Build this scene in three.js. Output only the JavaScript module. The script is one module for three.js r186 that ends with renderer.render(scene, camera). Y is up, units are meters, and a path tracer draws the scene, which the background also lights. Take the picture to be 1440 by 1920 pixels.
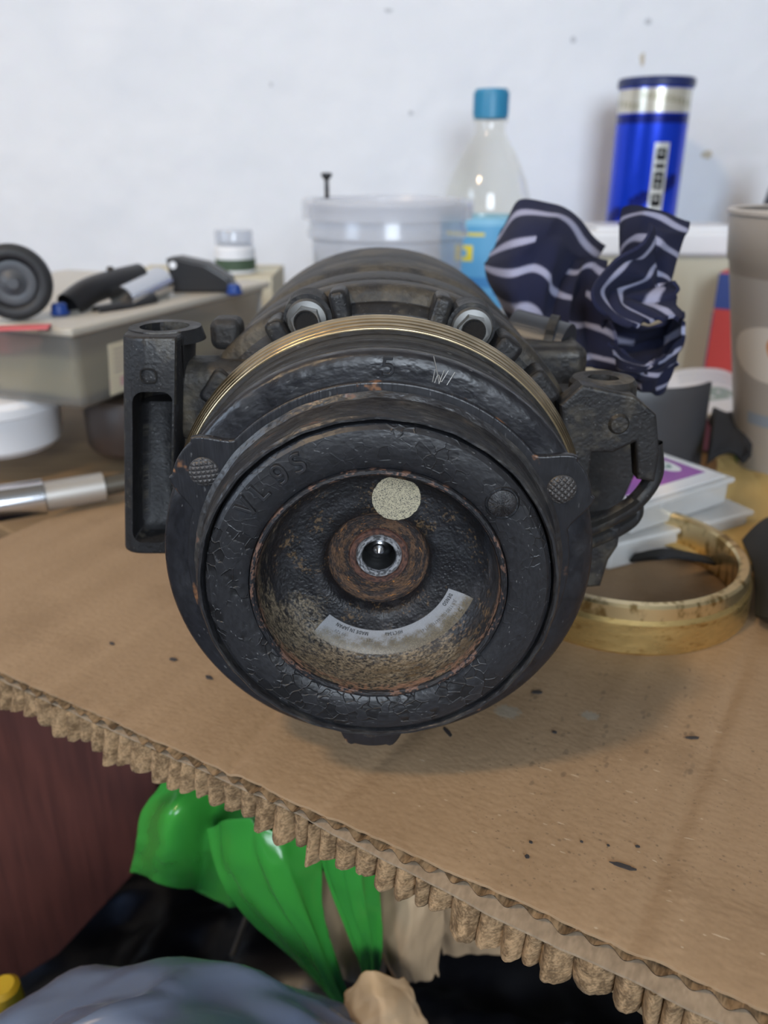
import * as THREE from 'three';
import { RoundedBoxGeometry } from 'three/addons/geometries/RoundedBoxGeometry.js';
import { mergeGeometries, mergeVertices, toCreasedNormals } from 'three/addons/utils/BufferGeometryUtils.js';
import { TextGeometry } from 'three/addons/geometries/TextGeometry.js';
import { FontLoader } from 'three/addons/loaders/FontLoader.js';
import { RectAreaLightUniformsLib } from 'three/addons/lights/RectAreaLightUniformsLib.js';
import { Brush, Evaluator, SUBTRACTION, ADDITION } from 'three-bvh-csg';

// ---------------------------------------------------------------- camera, sky, lights, exposure
const FOC = 1498, PITCH = THREE.MathUtils.degToRad(23.5), EYE = 0.1735;      // metres above the cardboard
const scene = new THREE.Scene();
const camera = new THREE.PerspectiveCamera(2 * Math.atan(960 / FOC) * 180 / Math.PI, 0.75, 0.01, 30);
camera.position.set(0, EYE, 0);
camera.rotation.set(-PITCH, 0, 0);
camera.focus = 0.212;
camera.userData.fStop = 12;
const renderer = new THREE.WebGLRenderer({ antialias: true });
renderer.toneMapping = THREE.LinearToneMapping;
renderer.toneMappingExposure = 1.18;
renderer.shadowMap.enabled = true;
scene.background = new THREE.Color().setRGB(1.5, 1.9, 2.6);
RectAreaLightUniformsLib.init();
function windowLight(name, x, y, z, w, h, tx, ty, tz, color, intensity) {
  const l = new THREE.RectAreaLight(new THREE.Color().setRGB(...color), intensity, w, h);
  l.name = name; l.position.set(x, y, z); scene.add(l); l.lookAt(tx, ty, tz); return l;
}
// daylight through the window behind the camera and through the one in the left wall
windowLight('daylight_rear_window', 0.30, 0.95, 1.93, 0.90, 1.10, 0.30, 0.95, 0, [0.82, 0.91, 1.0], 13.5);
windowLight('daylight_side_window', -1.43, 0.75, 0.55, 0.80, 0.90, 0, 0.75, 0.55, [0.66, 0.82, 1.0], 4.2);

// ---------------------------------------------------------------- helpers
function rng(seed) { return () => { seed |= 0; seed = seed + 0x6D2B79F5 | 0; let t = Math.imul(seed ^ seed >>> 15, 1 | seed); t = t + Math.imul(t ^ t >>> 7, 61 | t) ^ t; return ((t ^ t >>> 14) >>> 0) / 4294967296; }; }
const V3 = (x, y, z) => new THREE.Vector3(x, y, z);
function ray(u, v) {
  const x = (u - 720) / FOC, y = -(v - 960) / FOC, c = Math.cos(PITCH), s = Math.sin(PITCH);
  return V3(x, y * c - s, -c - y * s);
}
const atZ = (u, v, z) => { const r = ray(u, v); return r.multiplyScalar(z / r.z).add(V3(0, EYE, 0)); };
const atY = (u, v, y = 0) => { const r = ray(u, v); return r.multiplyScalar((y - EYE) / r.y).add(V3(0, EYE, 0)); };
const clamp = (x, a = 0, b = 1) => Math.min(b, Math.max(a, x));
const sstep = (a, b, x) => { const t = clamp((x - a) / (b - a)); return t * t * (3 - 2 * t); };
const mix = (a, b, t) => a + (b - a) * t;
const mix3 = (a, b, t) => [mix(a[0], b[0], t), mix(a[1], b[1], t), mix(a[2], b[2], t)];
const HT = new Float32Array(65536);
function hash0(x, y, s) { let h = Math.imul(x, 374761393) + Math.imul(y, 668265263) + Math.imul(s, 1274126177); h = Math.imul(h ^ h >>> 13, 1274126177); return ((h ^ h >>> 16) >>> 0) / 4294967296; }
for (let i = 0; i < 65536; i++) HT[i] = hash0(i & 255, i >> 8, 1);
const hash = (x, y, s) => HT[((x + s * 61) & 255) | (((y + s * 113 + (x >> 8) * 31) & 255) << 8)];
function vnoise(x, y, px, py, s) {              // value noise that repeats every px, py cells
  const xi = Math.floor(x), yi = Math.floor(y), fx = x - xi, fy = y - yi, m = (a, n) => ((a % n) + n) % n;
  const u = fx * fx * (3 - 2 * fx), v = fy * fy * (3 - 2 * fy);
  const a = hash(m(xi, px), m(yi, py), s), b = hash(m(xi + 1, px), m(yi, py), s), c = hash(m(xi, px), m(yi + 1, py), s), d = hash(m(xi + 1, px), m(yi + 1, py), s);
  return mix(mix(a, b, u), mix(c, d, u), v);
}
function fbm(u, v, n, m, s, oct = 4, gain = 0.5) { let a = 0, w = 1, t = 0; for (let o = 0; o < oct; o++) { a += w * vnoise(u * n, v * m, n, m, s + o * 17); t += w; w *= gain; n *= 2; m *= 2; } return a / t; }
function worley(u, v, n, m, s) {                // [nearest, second nearest, id of the cell]
  const x = u * n, y = v * m, xi = Math.floor(x), yi = Math.floor(y), w = (a, k) => ((a % k) + k) % k; let f1 = 9, f2 = 9, id = 0;
  for (let j = -1; j < 2; j++) for (let i = -1; i < 2; i++) {
    const cx = w(xi + i, n), cy = w(yi + j, m), dx = xi + i + hash(cx, cy, s) - x, dy = yi + j + hash(cx, cy, s + 5) - y, d = Math.hypot(dx, dy);
    if (d < f1) { f2 = f1; f1 = d; id = hash(cx, cy, s + 9); } else if (d < f2) f2 = d;
  }
  return [f1, f2, id];
}
const enc = (x) => { x = clamp(x); return 255 * (x <= 0.0031308 ? 12.92 * x : 1.055 * Math.pow(x, 1 / 2.4) - 0.055); };
function tex(w, h, fn, srgb = true, rep = [1, 1]) {     // fn(u, v) -> linear [r, g, b] or a number
  const d = new Uint8Array(w * h * 4);
  for (let j = 0; j < h; j++) for (let i = 0; i < w; i++) {
    const c = fn((i + 0.5) / w, (j + 0.5) / h), k = 4 * (j * w + i), q = typeof c === 'number' ? [c, c, c] : c;
    for (let n = 0; n < 3; n++) d[k + n] = srgb ? enc(q[n]) : 255 * clamp(q[n]);
    d[k + 3] = 255;
  }
  const t = new THREE.DataTexture(d, w, h); t.magFilter = THREE.LinearFilter; t.minFilter = THREE.LinearMipmapLinearFilter; t.generateMipmaps = true;
  t.wrapS = t.wrapT = THREE.RepeatWrapping; if (srgb) t.colorSpace = THREE.SRGBColorSpace; t.repeat.set(...rep); t.needsUpdate = true; return t;
}
const S = (name, o) => { const { rgb, ...rest } = o; const m = new THREE.MeshStandardMaterial(rest); if (rgb) m.color.setRGB(...rgb); m.name = name; return m; };
const PH = (name, o) => { const { rgb, ...rest } = o; const m = new THREE.MeshPhysicalMaterial(rest); if (rgb) m.color.setRGB(...rgb); m.name = name; return m; };
const taken = {};
function numbered(n) { taken[n] = (taken[n] ?? -1) + 1; return taken[n] ? n + '_' + String(taken[n]).padStart(3, '0') : n; }
function part(parent, name, geo, mat, label) {
  const m = new THREE.Mesh(geo, mat); m.name = name; m.castShadow = m.receiveShadow = true; if (label) m.userData.label = label; parent.add(m); return m;
}
function thing(name, label, category, pos = [0, 0, 0], ry = 0, group) {
  const g = new THREE.Group(); g.name = numbered(name); g.position.set(...pos); g.rotation.y = ry; g.userData = { label, category }; if (group) g.userData.group = group; scene.add(g); return g;
}
function solo(name, label, category, geo, mat, group) {
  const m = new THREE.Mesh(geo, mat); m.name = numbered(name); m.castShadow = m.receiveShadow = true; m.userData = { label, category }; if (group) m.userData.group = group; scene.add(m); return m;
}
function struct(name, geo, mat, label, category) {
  const m = new THREE.Mesh(geo, mat); m.name = name; m.castShadow = m.receiveShadow = true; m.userData = { kind: 'structure', label, category }; scene.add(m); return m;
}
const local = (g, p) => p.clone().sub(g.position).applyAxisAngle(V3(0, 1, 0), -g.rotation.y);
function geoOf(pos, idx, uv, nor) {
  const g = new THREE.BufferGeometry(); g.setAttribute('position', new THREE.Float32BufferAttribute(pos, 3));
  if (uv) g.setAttribute('uv', new THREE.Float32BufferAttribute(uv, 2)); g.setIndex(idx);
  if (nor) g.setAttribute('normal', new THREE.Float32BufferAttribute(nor, 3)); else g.computeVertexNormals(); return g;
}
// surface of revolution about z; profile [r, z] runs so that its left side (-dz, dr) is outside; uv 0..1 round and along, or metres
function lathe(profile, { seg = 128, uv = 'unit', crease = 32, a0 = 0, a1 = 2 * Math.PI, wobble } = {}) {
  const pts = profile, n = pts.length, secs = [], sn = []; let total = 0; const cum = [0];
  for (let k = 0; k < n - 1; k++) { const dr = pts[k + 1][0] - pts[k][0], dz = pts[k + 1][1] - pts[k][1], l = Math.hypot(dr, dz) || 1e-9; sn.push([-dz / l, dr / l]); total += l; cum.push(total); }
  const cosC = Math.cos(crease * Math.PI / 180), rows = [];
  for (let k = 0; k < n; k++) {
    const a = sn[k - 1], b = sn[k];
    if (a && b && a[0] * b[0] + a[1] * b[1] < cosC) { rows.push([k, a, true]); rows.push([k, b, false]); }
    else { const q = a && b ? [a[0] + b[0], a[1] + b[1]] : a || b, l = Math.hypot(...q); rows.push([k, [q[0] / l, q[1] / l], false]); }
  }
  const P = [], N = [], U = [], I = [], R = rows.length, rm = Math.max(...pts.map((p) => p[0]));
  for (let i = 0; i <= seg; i++) {
    const t = a0 + (a1 - a0) * i / seg, c = Math.cos(t), s = Math.sin(t);
    for (const [k, q] of rows) {
      let [r, z] = pts[k]; if (wobble) [r, z] = wobble(r, z, t);
      P.push(r * c, r * s, z); N.push(q[0] * c, q[0] * s, q[1]);
      if (uv === 'unit') U.push(i / seg, cum[k] / total); else U.push((t) * rm, cum[k]);
    }
  }
  for (let i = 0; i < seg; i++) for (let j = 0; j < R - 1; j++) { if (rows[j][2]) continue; const a = i * R + j; I.push(a, a + 1, a + R, a + R, a + 1, a + R + 1); }
  return geoOf(P, I, U, N);
}
// the same turned so that the axis is y (for pots, cans, bottles); profile [r, y] from the bottom centre outwards and up
const turned = (profile, opt) => lathe(profile.map(([r, y]) => [r, -y]), opt).rotateX(Math.PI / 2);
function boxUV(g, k = 1) {                      // uv in metres from the dominant axis of the normal
  g = g.index ? g.toNonIndexed() : g; const p = g.attributes.position, n = g.attributes.normal, uv = new Float32Array(p.count * 2);
  for (let i = 0; i < p.count; i++) {
    const ax = Math.abs(n.getX(i)), ay = Math.abs(n.getY(i)), az = Math.abs(n.getZ(i));
    const [a, b] = ax >= ay && ax >= az ? [p.getZ(i), p.getY(i)] : ay >= az ? [p.getX(i), p.getZ(i)] : [p.getX(i), p.getY(i)];
    uv[2 * i] = a * k; uv[2 * i + 1] = b * k;
  }
  g.setAttribute('uv', new THREE.BufferAttribute(uv, 2)); return g;
}
const rbox = (w, h, d, r = 0.001, seg = 3) => boxUV(new RoundedBoxGeometry(w, h, d, seg, Math.min(r, 0.49 * Math.min(w, h, d))));
const flat = (g) => { const o = g.index ? g.toNonIndexed() : g; for (const k of Object.keys(o.attributes)) if (!['position', 'normal', 'uv'].includes(k)) o.deleteAttribute(k); return o; };
const merge = (list) => mergeGeometries(list.map(flat));
function tube(points, r, { seg = 40, rad = 12, closed = false } = {}) { return boxUV(new THREE.TubeGeometry(new THREE.CatmullRomCurve3(points, closed), seg, r, rad, closed)); }
function rod(a, b, r0, r1 = r0, seg = 24) {
  const d = b.clone().sub(a), g = new THREE.CylinderGeometry(r1, r0, d.length(), seg); g.applyQuaternion(new THREE.Quaternion().setFromUnitVectors(V3(0, 1, 0), d.clone().normalize())); g.translate(...a.clone().add(b).multiplyScalar(0.5).toArray()); return boxUV(g);
}
const cr = (p, q, r, s, t) => { const a = (k) => 0.5 * ((2 * q[k]) + (r[k] - p[k]) * t + (2 * p[k] - 5 * q[k] + 4 * r[k] - s[k]) * t * t + (3 * q[k] - p[k] - 3 * r[k] + s[k]) * t * t * t); return [a(0), a(1), a(2)]; };
function along(list, t) { const n = list.length - 1, x = clamp(t) * n, i = Math.min(n - 1, Math.floor(x)), g = (k) => list[clamp(k, 0, n)]; return cr(g(i - 1), g(i), g(i + 1), g(i + 2), x - i); }
// a sheet of cloth, film or paper with thickness, through a net of points (rows of [x, y, z])
function sheet(net, nu, nv, thick, ripple) {
  const P = [], U = [], I = [], W = nu + 1;
  for (let j = 0; j <= nv; j++) {
    const cols = net.map((row) => row); // rows along v
    for (let i = 0; i <= nu; i++) {
      const p = along(cols.map((row) => along(row, i / nu)), j / nv);
      if (ripple) { const q = ripple(i / nu, j / nv); p[0] += q[0]; p[1] += q[1]; p[2] += q[2]; }
      P.push(...p); U.push(i / nu, j / nv);
    }
  }
  for (let j = 0; j < nv; j++) for (let i = 0; i < nu; i++) { const a = j * W + i; I.push(a, a + W, a + 1, a + 1, a + W, a + W + 1); }
  const g = geoOf(P, I, U); if (!thick) return g;
  const n = g.attributes.normal, k = P.length / 3, P2 = P.slice(), U2 = U.concat(U), I2 = I.slice();
  for (let i = 0; i < k; i++) P2.push(P[3 * i] - n.getX(i) * thick, P[3 * i + 1] - n.getY(i) * thick, P[3 * i + 2] - n.getZ(i) * thick);
  for (let q = 0; q < I.length; q += 3) I2.push(I[q] + k, I[q + 2] + k, I[q + 1] + k);
  const rim = []; for (let i = 0; i < nu; i++) rim.push([i, i + 1]); for (let j = 0; j < nv; j++) rim.push([j * W + nu, (j + 1) * W + nu]);
  for (let i = nu; i > 0; i--) rim.push([nv * W + i, nv * W + i - 1]); for (let j = nv; j > 0; j--) rim.push([j * W, (j - 1) * W]);
  for (const [a, b] of rim) I2.push(a, b, b + k, a, b + k, a + k);
  return geoOf(P2, I2, U2);
}
const net = (rows) => rows.map((row) => row.map(([u, v, z]) => atZ(u, v, z).toArray()));
function prism(pts, depth, bevel = 0) {         // [x, y] outline pushed along -z from z = 0
  const s = new THREE.Shape(pts.map(([x, y]) => new THREE.Vector2(x, y)));
  const g = new THREE.ExtrudeGeometry(s, { depth: depth - 2 * bevel, bevelEnabled: bevel > 0, bevelSize: bevel, bevelThickness: bevel, bevelOffset: -bevel, bevelSegments: 3, curveSegments: 16 }); g.translate(0, 0, -depth + bevel); return boxUV(g);
}
const csg = new Evaluator(); csg.attributes = ['position', 'normal', 'uv'];
const brush = (g) => { g = g.index ? g : mergeVertices(g, 1e-7); const b = new Brush(g); b.updateMatrixWorld(); return b; };
const cut = (a, ...tools) => { let r = brush(a); for (const t of tools) r = csg.evaluate(r, brush(t), SUBTRACTION); return boxUV(r.geometry); };

// ---------------------------------------------------------------- materials
const speck = (u, v, n, s, p) => { const [d, , id] = worley(u, v, n, n, s); return id < p && d < 0.18 + 0.3 * hash(Math.floor(id * 1e6), 3, s) ? 1 : 0; };
const M = {};
{ // cast iron and black paint with dust in the grain
  const col = tex(512, 512, (u, v) => { const a = fbm(u, v, 6, 6, 11, 5), b = fbm(u, v, 24, 24, 31, 3), d = sstep(0.52, 0.7, a * 0.75 + b * 0.25); return mix3([0.011, 0.011, 0.0125], [0.045, 0.040, 0.031], d * (0.35 + 0.65 * b)).map((c) => c * (0.7 + 0.6 * b) + 0.07 * speck(u, v, 110, 3, 0.02)); });
  const bmp = tex(512, 512, (u, v) => 0.75 * fbm(u, v, 64, 64, 5, 3) + 0.25 * fbm(u, v, 16, 16, 8, 3), false);
  const rgh = tex(256, 256, (u, v) => 0.35 + 0.45 * fbm(u, v, 8, 8, 77, 4), false);
  for (const t of [col, bmp, rgh]) t.repeat.set(18, 18);
  M.cast = S('cast_metal', { map: col, bumpMap: bmp, bumpScale: 0.0002, roughnessMap: rgh, roughness: 1, metalness: 0.1 });
}
{ // dusty grey-brown cast aluminium
  const col = tex(512, 512, (u, v) => { const a = fbm(u, v, 5, 5, 111, 5), b = fbm(u, v, 32, 32, 131, 3); return mix3([0.022, 0.021, 0.021], [0.085, 0.070, 0.048], sstep(0.42, 0.68, a) * (0.3 + 0.7 * b)).map((c) => c * (0.75 + 0.5 * b)); });
  const bmp = tex(512, 512, (u, v) => 0.6 * fbm(u, v, 48, 48, 15, 3) + 0.4 * fbm(u, v, 10, 10, 18, 3), false);
  for (const t of [col, bmp]) t.repeat.set(16, 16);
  M.castDusty = S('dusty_cast_aluminium', { map: col, bumpMap: bmp, bumpScale: 0.0005, roughness: 0.62, metalness: 0.2 });
}
function paintRing(seed, { rust = 0.1, n = 40, m = 6, base = [0.012, 0.0125, 0.016], rustC = [0.16, 0.075, 0.035], dust = 0.0, w = 2048, h = 256, rustV, dark = 1 }) {
  return tex(w, h, (u, v) => {
    const a = fbm(u, v, n, m, seed, 5), b = fbm(u, v, n * 5, m * 5, seed + 40, 3), rv = rustV ? rustV(v, u) : 0;
    let c = base.map((x) => x * (0.55 + 0.9 * b) * dark);
    c = mix3(c, [0.075, 0.072, 0.066], dust * sstep(0.4, 0.75, a) * b);
    c = mix3(c, rustC.map((x) => x * (0.5 + b)), sstep(0.72 - rust - rv, 0.80 - rust - rv, 0.65 * a + 0.35 * b));
    const s = speck(u * 4 % 1, v, 60, seed, 0.012); return s ? c.map((x) => x + 0.06) : c;
  });
}
const ringBump = tex(2048, 256, (u, v) => 0.5 * fbm(u, v, 160, 20, 61, 3) + 0.5 * fbm(u, v, 40, 5, 63, 3), false);
const ringRough = tex(1024, 128, (u, v) => 0.18 + 0.42 * fbm(u, v, 60, 6, 91, 4), false);
M.paint = S('black_paint', { map: paintRing(201, { rust: -0.02, rustC: [0.10, 0.055, 0.035] }), bumpMap: ringBump, bumpScale: 0.00035, roughnessMap: ringRough, roughness: 1, metalness: 0.0 });
M.paintDull = S('worn_black_paint', { map: paintRing(241, { rust: 0.02, dust: 0.7, rustC: [0.10, 0.055, 0.04] }), bumpMap: ringBump, bumpScale: 0.00035, roughness: 0.36, metalness: 0.1 });
M.paintGroove = S('dirty_pulley_steel', { map: paintRing(281, { rust: 0.0, dust: 0.35, base: [0.011, 0.0105, 0.0105], rustC: [0.10, 0.06, 0.04] }), bumpMap: ringBump, bumpScale: 0.0006, roughness: 0.6, metalness: 0.3 });
{ // rubber damper: flaked and cracked skin
  const cell = (u, v) => { const wob = 0.6 * (fbm(u, v, 60, 8, 7, 3) - 0.5); return worley(u + wob * 0.02, v + wob * 0.12, 84, 6, 303); };
  const zone = (u, v) => { const g = u * 360, m = 0.12 + 0.88 * sstep(148, 162, g) * (1 - sstep(300, 330, g)) + 0.3 * sstep(0, 20, g) * (1 - sstep(80, 108, g)); return clamp(m) * sstep(0.34, 0.56, fbm(u, v, 34, 4, 37, 3)); };
  const col = tex(2048, 256, (u, v) => { const [f1, f2, id] = cell(u, v), z = zone(u, v), gap = 1 - sstep(0.03, 0.10, f2 - f1), b = fbm(u, v, 240, 30, 3, 3); let c = [0.016, 0.0165, 0.0195].map((x) => x * (0.6 + 0.8 * b)); if (id < 0.6) c = mix3(c, [0.005, 0.005, 0.006], z * 0.8); c = mix3(c, [0.030, 0.031, 0.034], gap * z * 0.7); const s = speck(u * 4 % 1, v, 70, 19, 0.015); return s ? c.map((x) => x + 0.1) : c; });
  const bmp = tex(2048, 256, (u, v) => { const [f1, f2, id] = cell(u, v), z = zone(u, v); return 0.5 + z * ((id < 0.6 ? -0.28 : 0.1) * sstep(0.02, 0.14, f2 - f1) + 0.15 * (1 - sstep(0.02, 0.08, f2 - f1))) + 0.12 * (fbm(u, v, 160, 20, 4, 3) - 0.5); }, false);
  M.rubber = S('cracked_black_rubber', { map: col, bumpMap: bmp, bumpScale: 0.0008, roughness: 0.42, metalness: 0 });
}
{ // dish of the hub: black paint outside, rust and sand lying in the curve (u round, v from the rim inwards)
  const col = tex(2048, 512, (u, v) => {
    const a = fbm(u, v, 26, 10, 401, 5), b = fbm(u, v, 220, 60, 421, 3), g = fbm(u, v, 480, 160, 431, 2), ang = u * 360;
    const low = sstep(175, 225, ang) * (1 - sstep(308, 342, ang)), left = sstep(115, 160, ang) * (1 - sstep(200, 245, ang));
    let c = mix3([0.008, 0.008, 0.010], [0.020, 0.020, 0.024], sstep(0.5, 0.8, a));
    c = mix3(c, [0.10, 0.062, 0.03].map((x) => x * (0.5 + b)), 0.75 * sstep(0.60, 0.70, 0.6 * fbm(u, v, 18, 6, 461, 4) + 0.4 * b));
    const sandEdge = (0.58 * low + 0.26 * left) + 0.55 * (a - 0.5) + 0.4 * (b - 0.5), sand = (1 - sstep(sandEdge - 0.28, sandEdge + 0.02, v)) * clamp(low + left);
    c = mix3(c, mix3([0.035, 0.027, 0.018], [0.17, 0.135, 0.09], sstep(0.25, 0.75, 0.5 * b + 0.5 * g)), sand * sstep(0.25, 0.55, 0.6 * g + 0.4 * b));
    const wet = low * sstep(250, 285, ang) * (1 - sstep(0.28, 0.36, v)) * sstep(0.4, 0.6, a); c = mix3(c, [0.05, 0.03, 0.012], wet * 0.85 * sstep(0.3, 0.6, b));
    const rim = (1 - sstep(0.05, 0.10, v)) * sstep(0.42, 0.55, 0.5 * a + 0.5 * b); c = mix3(c, [0.15, 0.085, 0.055].map((x) => x * (0.4 + b)), rim);
    const scr = Math.abs(fbm(u, v, 60, 300, 471, 2) - 0.5) < 0.012 && a > 0.55 ? 1 : 0; return scr ? c.map((x) => x + 0.03) : c;
  });
  const bmp = tex(1024, 256, (u, v) => 0.55 * fbm(u, v, 200, 50, 441, 3) + 0.45 * fbm(u, v, 50, 12, 443, 3), false);
  const rgh = tex(1024, 256, (u, v) => 0.3 + 0.5 * fbm(u, v, 30, 10, 401, 4), false);
  M.dish = S('dusty_rusted_paint', { map: col, bumpMap: bmp, bumpScale: 0.0005, roughnessMap: rgh, roughness: 1 });
}
{ // rusty hub cup
  const col = tex(1024, 256, (u, v) => { const a = fbm(u, v, 20, 8, 501, 5), b = fbm(u, v, 120, 40, 521, 3); let c = mix3([0.022, 0.017, 0.017], [0.12, 0.064, 0.034], sstep(0.38, 0.68, 0.6 * a + 0.4 * b)); c = mix3(c, [0.36, 0.14, 0.025], sstep(0.70, 0.76, 0.5 * fbm(u, v, 34, 10, 531, 3) + 0.5 * b)); return c.map((x) => x * (0.6 + 0.8 * b)); });
  const bmp = tex(1024, 256, (u, v) => 0.6 * fbm(u, v, 90, 30, 541, 3) + 0.4 * fbm(u, v, 26, 9, 543, 3), false);
  M.rust = S('rusty_steel', { map: col, bumpMap: bmp, bumpScale: 0.0007, roughness: 0.75, metalness: 0.1 });
  const c2 = tex(512, 64, (u, v) => mix3([0.035, 0.016, 0.013], [0.13, 0.055, 0.035], sstep(0.3, 0.7, fbm(u, v, 50, 8, 551, 4))));
  M.redRust = S('red_rust', { map: c2, roughness: 0.7 });
}
{ const r = tex(512, 128, (u, v) => 0.18 + 0.4 * fbm(u, v, 40, 10, 601, 4), false);
  M.steel = S('bare_steel', { rgb: [0.46, 0.46, 0.48], roughnessMap: r, roughness: 1, metalness: 1 });
  const c = tex(512, 128, (u, v) => mix3([0.12, 0.12, 0.125], [0.50, 0.50, 0.52], sstep(0.35, 0.6, fbm(u, v, 40, 10, 611, 4))));
  M.wornSteel = S('worn_steel', { map: c, roughness: 0.35, metalness: 0.45 }); }
{ // machined gold-toned flange with turning lines
  const bmp = tex(64, 256, (u, v) => (0.5 + 0.5 * Math.sin(v * 2 * Math.PI * 17)) * 0.8 + 0.2 * hash(1, Math.floor(v * 120), 3), false);
  const col = tex(1024, 64, (u, v) => mix3([0.34, 0.26, 0.15], [0.68, 0.54, 0.34], fbm(u, v, 60, 4, 621, 4)).map((x) => x * (0.82 + 0.18 * Math.sin(v * 2 * Math.PI * 17))));
  M.gold = S('machined_flange', { map: col, bumpMap: bmp, bumpScale: 0.0003, roughness: 0.3, metalness: 1 }); }
{ // brass coloured ring
  const col = tex(1024, 128, (u, v) => { const a = fbm(u, v, 30, 6, 701, 5), b = fbm(u, v, 140, 24, 711, 3); return mix3([0.66, 0.47, 0.19], [0.36, 0.22, 0.07], sstep(0.55, 0.75, 0.6 * a + 0.4 * b)).map((x) => x * (0.85 + 0.3 * b)); });
  const r = tex(512, 128, (u, v) => 0.16 + 0.34 * fbm(u, v, 30, 8, 721, 4), false);
  M.brass = S('tarnished_brass', { map: col, roughnessMap: r, roughness: 1, metalness: 0.9 });
  const c2 = tex(1024, 128, (u, v) => mix3([0.80, 0.64, 0.36], [0.34, 0.23, 0.09], sstep(0.48, 0.75, fbm(u, v, 90, 5, 731, 4))));
  M.brassLip = S('scuffed_brass_lip', { map: c2, roughness: 0.3, metalness: 0.95 }); }
{ // off-white sticker dot with black flecks
  const c = tex(512, 512, (u, v) => { const f = fbm(u, v, 90, 90, 801, 2), st = fbm(u, v, 60, 140, 811, 2); let q = mix3([0.40, 0.34, 0.22], [0.62, 0.56, 0.40], f); return 0.5 * f + 0.5 * st > 0.565 ? mix3(q, [0.04, 0.04, 0.045], 0.85) : q; });
  M.dot = S('speckled_white_sticker', { map: c, roughness: 0.7 }); }
{ // cardboard: fibres, stains, specks are drawn where they lie (see the cardboard itself)
  const c = tex(1024, 256, (u, v) => { const a = fbm(u, v, 60, 12, 901, 4), b = fbm(u, v, 300, 80, 911, 3); return mix3([0.10, 0.060, 0.027], [0.31, 0.205, 0.11], sstep(0.28, 0.72, 0.55 * a + 0.45 * b)); });
  const b = tex(512, 256, (u, v) => fbm(u, v, 120, 60, 921, 3), false);
  M.flute = S('torn_corrugated_paper', { map: c, bumpMap: b, bumpScale: 0.0003, roughness: 0.9, side: THREE.DoubleSide }); }
{ const c = tex(1024, 1024, (u, v) => { const a = fbm(u, v, 4, 4, 951, 5), b = fbm(u, v, 40, 40, 961, 4); return mix3([0.62, 0.66, 0.73], [0.79, 0.805, 0.84], 0.6 * a + 0.4 * b); });
  const b = tex(1024, 1024, (u, v) => 0.7 * fbm(u, v, 5, 5, 971, 4) + 0.3 * fbm(u, v, 50, 50, 981, 3), false);
  c.repeat.set(0.6, 0.6); b.repeat.set(0.6, 0.6);
  M.wall = S('painted_plaster', { map: c, bumpMap: b, bumpScale: 0.008, roughness: 0.75 }); }
{ const c = tex(512, 512, (u, v) => { const g = fbm(u, v, 60, 4, 1001, 4), a = fbm(u, v, 4, 4, 1011, 3); return mix3([0.035, 0.010, 0.008], [0.12, 0.038, 0.028], 0.6 * g + 0.4 * a); });
  c.repeat.set(6, 6);
  M.redWood = S('red_stained_wood', { map: c, roughness: 0.55 });
  const d = tex(512, 512, (u, v) => { const g = fbm(u, v, 4, 60, 1021, 4); return mix3([0.16, 0.10, 0.05], [0.30, 0.20, 0.10], g); }); d.repeat.set(3, 3);
  M.benchWood = S('bench_wood', { map: d, roughness: 0.7 });
  const e = tex(256, 256, (u, v) => 0.08 + 0.08 * fbm(u, v, 12, 12, 1031, 4)); e.repeat.set(2, 2);
  M.concrete = S('concrete', { map: e, roughness: 0.9 }); }
M.garage = S('bare_garage_wall', { rgb: [0.17, 0.165, 0.155], roughness: 0.85 });
M.blackPlastic = S('black_plastic', { rgb: [0.012, 0.012, 0.014], roughness: 0.38 });
M.blackRubber = S('black_rubber', { rgb: [0.022, 0.023, 0.026], roughness: 0.6 });
M.darkGrey = S('dark_grey_strip', { rgb: [0.045, 0.045, 0.05], roughness: 0.45 });
M.chrome = S('chrome', { rgb: [0.62, 0.63, 0.66], roughness: 0.16, metalness: 1 });
M.zinc = S('zinc_plated_steel', { rgb: [0.17, 0.17, 0.165], roughness: 0.38, metalness: 0.9 });
M.white = S('white_plastic', { rgb: [0.74, 0.75, 0.78], roughness: 0.4 });
M.cream = S('cream_plastic', { rgb: [0.66, 0.62, 0.46], roughness: 0.5 });
M.clear = PH('clear_film', { rgb: [0.93, 0.94, 0.96], roughness: 0.12, transmission: 0.9, thickness: 0, ior: 1.45 });
M.frosted = PH('frosted_plastic', { rgb: [0.80, 0.82, 0.86], roughness: 0.16, transmission: 0.78, thickness: 0, ior: 1.45 });
M.hazy = PH('hazy_plastic', { rgb: [0.58, 0.56, 0.52], roughness: 0.3, transmission: 0.75, thickness: 0, ior: 1.45 });

// ---------------------------------------------------------------- the room (bench height 0.76 m; y = 0 is the top of the cardboard)
const FLOOR = -0.775, CEIL = 1.70, ZB = -0.93, ZF = 2.0, XL = -1.5, XR = 1.6, TH = 0.12;
const wallBox = (x0, x1, y0, y1, z0, z1) => boxUV(new THREE.BoxGeometry(x1 - x0, y1 - y0, z1 - z0).translate((x0 + x1) / 2, (y0 + y1) / 2, (z0 + z1) / 2));
struct('floor', wallBox(XL - TH, XR + TH, FLOOR - TH, FLOOR, ZB - TH, ZF + TH), M.concrete, 'grey concrete floor in the dark under the bench', 'floor');
struct('ceiling', wallBox(XL - TH, XR + TH, CEIL, CEIL + TH, ZB - TH, ZF + TH), M.garage, 'grey ceiling', 'ceiling');
struct('wall_back', wallBox(XL - TH, XR + TH, FLOOR, CEIL, ZB - TH, ZB), M.wall, 'white plaster wall behind the bench', 'wall');
struct('wall_right', wallBox(XR, XR + TH, FLOOR, CEIL, ZB, ZF), M.garage, 'bare grey side wall', 'wall');
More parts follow.
